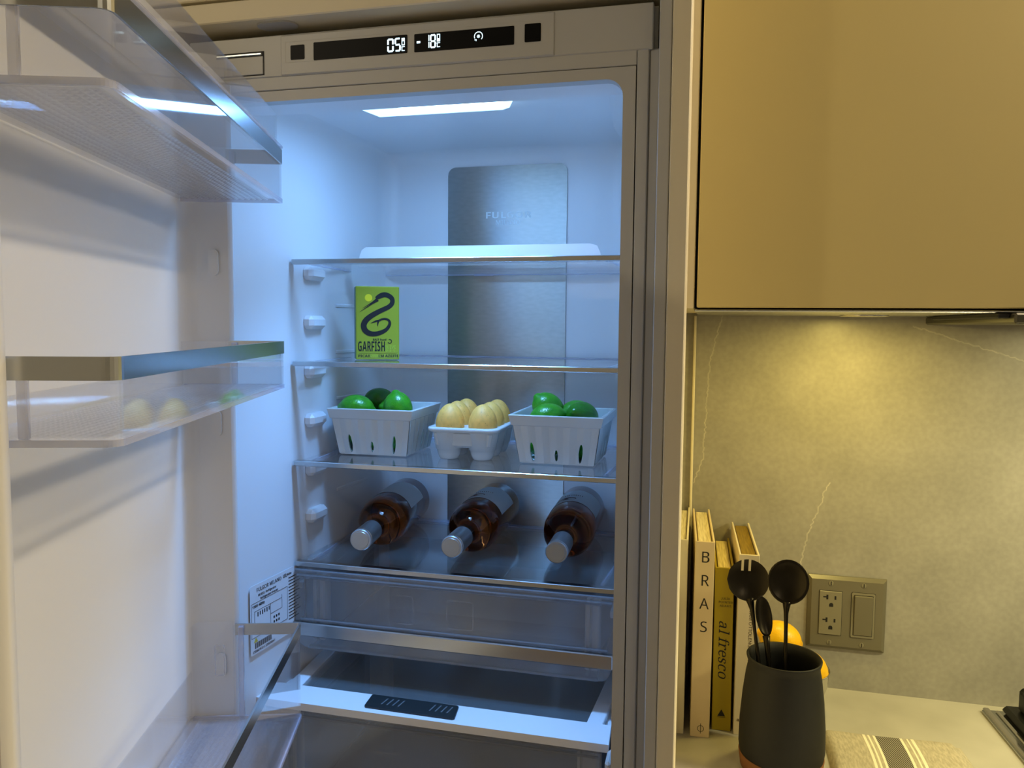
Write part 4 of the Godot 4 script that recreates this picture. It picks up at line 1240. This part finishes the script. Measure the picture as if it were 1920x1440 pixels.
func books():
	M.pages = noise_tex(0.05, Color(0.80, 0.78, 0.72), Color(1, 1, 1), 128, 31, 2)
	var a := book("narrow cream book pressed against the cabinet side, mostly hidden", 0.2728, -0.288, 0.0172, 0.2745, 0.198, 0.012, 0.0, Color(0.86, 0.82, 0.70), Color(0.93, 0.90, 0.80))
	var b := book("tall cream book with the letters BRAS down its spine", 0.2988, -0.2855, 0.0258, 0.2742, 0.196, 0.038, -0.003, Color(0.86, 0.78, 0.62), Color(0.93, 0.88, 0.72))
	var dark := mat(Color(0.07, 0.065, 0.06), 0.6)
	var lt := B.new()
	var k := 0
	for ch in "BRAS":
		lt.add(text(ch, 0.0205), at(0.0136, 0.2525 - 0.0322 * k, 0.0007, Vector3.ZERO, Vector3(1, 1, 0.5)))
		k += 1
	part(b, "spine_lettering", lt, dark)
	var ph := B.new(at(0.0140, 0.0125, 0.0008))
	var ring := []
	var rw := []
	for i in 25:
		ring.append(Vector2(cos(TAU * i / 24.0), sin(TAU * i / 24.0)) * 0.0042); rw.append(0.0007)
	ph.ribbon(ring, rw, 0.0)
	ph.ribbon([Vector2(0, -0.0072), Vector2(0, 0.0072)], [0.0007, 0.0007], 0.0)
	part(b, "spine_emblem", ph, dark)
	var y := book("yellow book titled al fresco in black italics", 0.3282, -0.3118, 0.0255, 0.2325, 0.160, 0.02, 0.006, Color(0.66, 0.58, 0.04), Color(0.90, 0.84, 0.60))
	var yl := B.new()
	yl.add(text("al fresco", 0.0185, "Droid Serif", 400, true), Transform3D(Basis.from_euler(Vector3(0, 0, -PI / 2)) * Basis(Vector3(1.12, 0, 0), Vector3(0.24, 1, 0), Vector3(0, 0, 0.5)), Vector3(0.0132, 0.1150, 0.0007)))
	yl.add(text("JULIA", 0.0040), at(0.0150, 0.1890, 0.0007, Vector3.ZERO, Vector3(1.2, 1, 0.5)))
	yl.add(text("POINTER", 0.0040), at(0.0150, 0.1838, 0.0007, Vector3.ZERO, Vector3(1.2, 1, 0.5)))
	yl.add(text("ADAMS", 0.0040), at(0.0150, 0.1786, 0.0007, Vector3.ZERO, Vector3(1.2, 1, 0.5)))
	part(y, "spine_lettering", yl, dark)
	part(y, "spine_emblem", B.new(at(0.0125, 0.0255, 0.0006)).prism([Vector2(-0.0052, -0.0045), Vector2(0.0052, -0.0045), Vector2(0, 0.0050)], 0, 0.0003).bx(-0.0055, 0.0055, -0.0062, -0.0058, 0, 0.0003), dark)
	var c := book("white cookbook with ochre page edges, behind the round spoons", 0.3570, -0.3062, 0.0268, 0.2548, 0.182, 0.03, -0.004, Color(0.86, 0.81, 0.70), Color(0.55, 0.45, 0.10))
	var cl := B.new()
	cl.add(text("YOTAM OTTOLENGHI  •  RAMAEL SCULLY", 0.0058), at(0.0178, 0.1210, 0.0007, Vector3(0, 0, -PI / 2), Vector3(1.25, 1, 0.5)))
	cl.add(text("apt", 0.0064, "Droid Serif", 700), at(0.0090, 0.0215, 0.0007, Vector3.ZERO, Vector3(1, 1, 0.5)))
	part(c, "spine_lettering", cl, mat(Color(0.30, 0.25, 0.18), 0.6))

func spoon_bowl(b: B, c: Vector3, face_dir: Basis, rx: float, ry: float, deep: float):   # a shallow dish with thickness, its hollow towards local +z
	var N := 30
	var K := 7
	var P = func(i, k, back):
		var a = TAU * i / N
		var q := float(k) / K
		var z := -deep * (1.0 - q * q) - (0.0012 if back else 0.0)
		return c + face_dir * Vector3(cos(a) * rx * q, sin(a) * ry * q, z)
	for i in N:
		for k in K:
			for back in [false, true]:
				var f := []
				if k == 0:
					f = [P.call(i, 0, back), P.call(i, 1, back), P.call(i + 1, 1, back)]
				else:
					f = [P.call(i, k, back), P.call(i, k + 1, back), P.call(i + 1, k + 1, back), P.call(i + 1, k, back)]
				b.face(f, c + face_dir * Vector3(0, 0, -1.0 if not back else 1.0))
		b.face([P.call(i, K, false), P.call(i + 1, K, false), P.call(i + 1, K, true), P.call(i, K, true)], c)

func crock():
	var base := Vector3(0.4135, 0.9141, -0.236)
	var t := thing("utensil_crock", "matt black utensil crock with a bare clay foot beside the towel", "crock", base)
	var prof := [Vector2(0.0512, 0.0195), Vector2(0.0528, 0.030), Vector2(0.0522, 0.060), Vector2(0.0495, 0.095), Vector2(0.0462, 0.122), Vector2(0.0440, 0.1335), Vector2(0.0436, 0.1375), Vector2(0.0452, 0.1420), Vector2(0.0458, 0.1445), Vector2(0.0460, 0.1462), Vector2(0.0452, 0.1474), Vector2(0.0438, 0.1466), Vector2(0.0414, 0.1395), Vector2(0.0405, 0.1335), Vector2(0.0430, 0.115), Vector2(0.0485, 0.055), Vector2(0.0490, 0.012), Vector2(0, 0.011)]
	var gl := tri_tex(mat(Color(1, 1, 1), 0.62), noise_tex(0.05, Color(0.026, 0.028, 0.024), Color(0.050, 0.053, 0.046), 256, 41), 6.0)
	part(t, "glazed_body", B.new().smooth().lathe(prof, 56), gl)
	part(t, "clay_foot", B.new().smooth().lathe([Vector2(0, 0), Vector2(0.0485, 0), Vector2(0.0500, 0.0012), Vector2(0.0525, 0.0195), Vector2(0.0505, 0.020)], 56), mat(Color(0.50, 0.32, 0.16), 0.8))
	var iron := mat(Color(0.20, 0.185, 0.155), 0.30, 1.0)
	var grp := "dark spoons standing in the crock"
	# slotted round server
	var s1 := thing("serving_spoon", "round dark serving spoon with two slots in its upper rim", "spoon", Vector3(0.3845, 0.928, -0.232), 0, grp)
	var o1 := Transform3D(Basis(), -s1.position)
	var bs := Basis.from_euler(Vector3(-0.16, 0.10, 0.0))
	var b1 := B.new(o1).smooth()
	# built as a dish cut by the two slots: three tongues above, one dish below
	var cc := Vector3(0.3682, 1.1480, -0.260)
	var rr := 0.0268
	var dish = func(x: float, y: float) -> Vector3:
		var q := minf(1.0, (x * x + y * y) / (rr * rr))
		return cc + bs * Vector3(x, y, -0.006 * (1.0 - q))
	var cols := [-1.0, -0.9, -0.78, -0.62, -0.45, -0.322, -0.318, -0.19, -0.186, -0.09, 0.0, 0.022, 0.026, 0.15, 0.154, 0.3, 0.48, 0.66, 0.8, 0.91, 1.0]
	for i in cols.size() - 1:
		var x0: float = cols[i] * rr
		var x1: float = cols[i + 1] * rr
		var xm = (cols[i] + cols[i + 1]) / 2
		var cut = 1.0
		if (xm > -0.318 and xm < -0.19) or (xm > 0.026 and xm < 0.15):
			cut = 0.42
		var J := 12
		for j in J:
			var yy = func(x, f):
				var e := sqrt(maxf(0.0, rr * rr - x * x))
				return lerpf(-e, minf(e, rr * cut) if cut < 1.0 else e, f)
			var f0 := float(j) / J
			var f1 := float(j + 1) / J
			var pa = dish.call(x0, yy.call(x0, f0)); var pb = dish.call(x1, yy.call(x1, f0))
			var pc = dish.call(x1, yy.call(x1, f1)); var pd = dish.call(x0, yy.call(x0, f1))
			var nb = bs * Vector3(0, 0, -0.0012)
			b1.face([pa, pb, pc, pd] if i > 0 else [pb, pc, pa], cc + bs * Vector3(0, 0, -1))
			b1.face([pa + nb, pb + nb, pc + nb, pd + nb] if i > 0 else [pb + nb, pc + nb, pa + nb], cc + bs * Vector3(0, 0, 1))
	part(s1, "slotted_bowl", b1, iron)
	part(s1, "handle", B.new(o1).smooth().tube([Vector3(0.3702, 1.1245, -0.2605), Vector3(0.3722, 1.118, -0.2600), Vector3(0.3742, 1.110, -0.2580), Vector3(0.3770, 1.09, -0.2510), Vector3(0.3840, 1.04, -0.2350), Vector3(0.3900, 0.95, -0.2150), Vector3(0.3905, 0.93, -0.2140)], [0.0058, 0.0046, 0.0030, 0.0022, 0.0026, 0.0030, 0.0028], 10), iron)
	# plain round server
	var s2 := thing("serving_spoon", "round dark serving spoon without slots, nearer the wall plate", "spoon", Vector3(0.4160, 0.928, -0.232), 0, grp)
	var o2 := Transform3D(Basis(), -s2.position)
	var b2 := B.new(o2).smooth()
	spoon_bowl(b2, Vector3(0.4177, 1.1500, -0.260), Basis.from_euler(Vector3(-0.16, -0.05, 0)), 0.0256, 0.0285, 0.006)
	part(s2, "bowl", b2, iron)
	part(s2, "handle", B.new(o2).smooth().tube([Vector3(0.4168, 1.1240, -0.2605), Vector3(0.4165, 1.1180, -0.2600), Vector3(0.4162, 1.110, -0.2580), Vector3(0.4160, 1.09, -0.2520), Vector3(0.4155, 1.045, -0.2380), Vector3(0.4150, 0.95, -0.2140), Vector3(0.4150, 0.93, -0.2120)], [0.0058, 0.0046, 0.0030, 0.0024, 0.0026, 0.0030, 0.0028], 10), iron)
	# small oval spoon
	var s3 := thing("spoon", "small oval dark spoon between the two round ones", "spoon", Vector3(0.3995, 0.928, -0.230), 0, grp)
	var o3 := Transform3D(Basis(), -s3.position)
	var b3 := B.new(o3).smooth()
	spoon_bowl(b3, Vector3(0.3888, 1.1050, -0.252), Basis.from_euler(Vector3(-0.22, 0.35, 0.10)), 0.0108, 0.0262, 0.0045)
	part(s3, "bowl", b3, iron)
	part(s3, "handle", B.new(o3).smooth().tube([Vector3(0.3918, 1.0810, -0.2470), Vector3(0.3930, 1.070, -0.2440), Vector3(0.3950, 1.05, -0.2380), Vector3(0.3985, 1.02, -0.2300), Vector3(0.4030, 0.95, -0.2180), Vector3(0.4035, 0.93, -0.2160)], [0.0048, 0.0036, 0.0028, 0.0030, 0.0030, 0.0028], 10), iron)

func lemon_bowl():
	var t := thing("metal_bowl", "small polished metal bowl of lemons behind the crock", "bowl", Vector3(0.438, 0.9142, -0.400))
	var p := [Vector2(0, 0), Vector2(0.022, 0), Vector2(0.024, 0.002), Vector2(0.034, 0.010), Vector2(0.046, 0.026), Vector2(0.0525, 0.044), Vector2(0.0548, 0.0655), Vector2(0.0556, 0.0672), Vector2(0.0546, 0.0678), Vector2(0.0536, 0.0660), Vector2(0.0512, 0.044), Vector2(0.0445, 0.027), Vector2(0.032, 0.0115), Vector2(0, 0.003)]
	part(t, "bowl", B.new().smooth().lathe(p, 52), M.chrome)
	var y := tri_tex(mat(Color(1, 1, 1), 0.38), noise_tex(0.03, Color(0.93, 0.70, 0.02), Color(0.98, 0.80, 0.05), 256, 51), 10.0, noise_tex(0.16, Color(0, 0, 0), Color(1, 1, 1), 256, 52, 2), 0.03)
	var m := citrus_mesh(0.050, 0.064, 0.004)
	var g := "lemons in the metal bowl"
	single("lemon", m, y, "uppermost lemon in the metal bowl, behind the spoon handles", "lemon", Transform3D(Basis.from_euler(Vector3(0.25, 0.2, 1.25)), Vector3(0.4235, 1.0190, -0.4060)), g)
	single("lemon", m, y, "lemon at the open side of the metal bowl, towards the wall plate", "lemon", Transform3D(Basis.from_euler(Vector3(0.15, 0.5, 0.6)), Vector3(0.4640, 0.9830, -0.3880)), g)

func towel():
	# folded linen towel with woven stripes
	var W := 512
	var im := Image.create(W, 256, false, Image.FORMAT_RGB8)
	var n1 := FastNoiseLite.new()
	n1.seed = 61; n1.frequency = 0.09
	var n2 := FastNoiseLite.new()
	n2.seed = 62; n2.frequency = 0.4
	for j in 256:
		for i in W:
			var u := i / float(W)
			var k := 0.70 + 0.10 * n1.get_noise_2d(i, j * 0.6) + 0.06 * n2.get_noise_2d(i, j)
			var c := Color(k, k * 0.95, k * 0.83)
			var pale := false
			for st in [[0.292, 0.312], [0.330, 0.342], [0.366, 0.384], [0.556, 0.576], [0.604, 0.616], [0.634, 0.656]]:
				if u > st[0] and u < st[1]:
					pale = true
			if pale:
				c = Color(0.93, 0.90, 0.80)
			elif u > 0.384 and u < 0.556:
				var s := fposmod((i * 1.0 + j * 1.6), 7.0)
				c = Color(0.17, 0.165, 0.15) if s < 3.9 else Color(0.72, 0.69, 0.60)
			im.set_pixel(i, j, c)
	var m := mat(Color(1, 1, 1), 0.95)
	m.albedo_texture = ImageTexture.create_from_image(im)
	var t := thing("towel", "folded linen towel with a dark twill stripe lying on the counter", "towel", Vector3(0.565, 0.9142, -0.24))
	var b := B.new().smooth()
	var NX := 36
	var NZ := 20
	var x0 := -0.0915
	var x1 := 0.0880
	var z0 := -0.1035
	var z1 := 0.110
	var P = func(i, j):
		var u := float(i) / NX
		var v := float(j) / NZ
		var ed := minf(minf(u, 1 - u) * 22.0, minf(v, 1 - v) * 26.0)
		var h := 0.0095 * sqrt(clampf(ed, 0.0, 1.0)) + 0.0010 * sin(u * 9.0 + v * 3.0) * clampf(ed, 0, 1) * 0.5
		if u > 0.93:
			h *= 0.55
		return Vector3(lerpf(x0, x1, u) + 0.003 * sin(v * 5.0), h + 0.0006, lerpf(z0, z1, v) + 0.0022 * sin(u * 5.0 + 0.6))
	for i in NX:
		for j in NZ:
			var uv := [Vector2(float(i) / NX, float(j + 1) / NZ), Vector2(float(i + 1) / NX, float(j + 1) / NZ), Vector2(float(i + 1) / NX, float(j) / NZ), Vector2(float(i) / NX, float(j) / NZ)]
			b.quad(P.call(i, j + 1), P.call(i + 1, j + 1), P.call(i + 1, j), P.call(i, j), uv)
	part(t, "upper_layer", b, m)
	part(t, "lower_layer", B.new().bx(x0 + 0.004, x1 - 0.004, 0.0, 0.0022, z0 + 0.004, z1 - 0.004, 0.001), m)
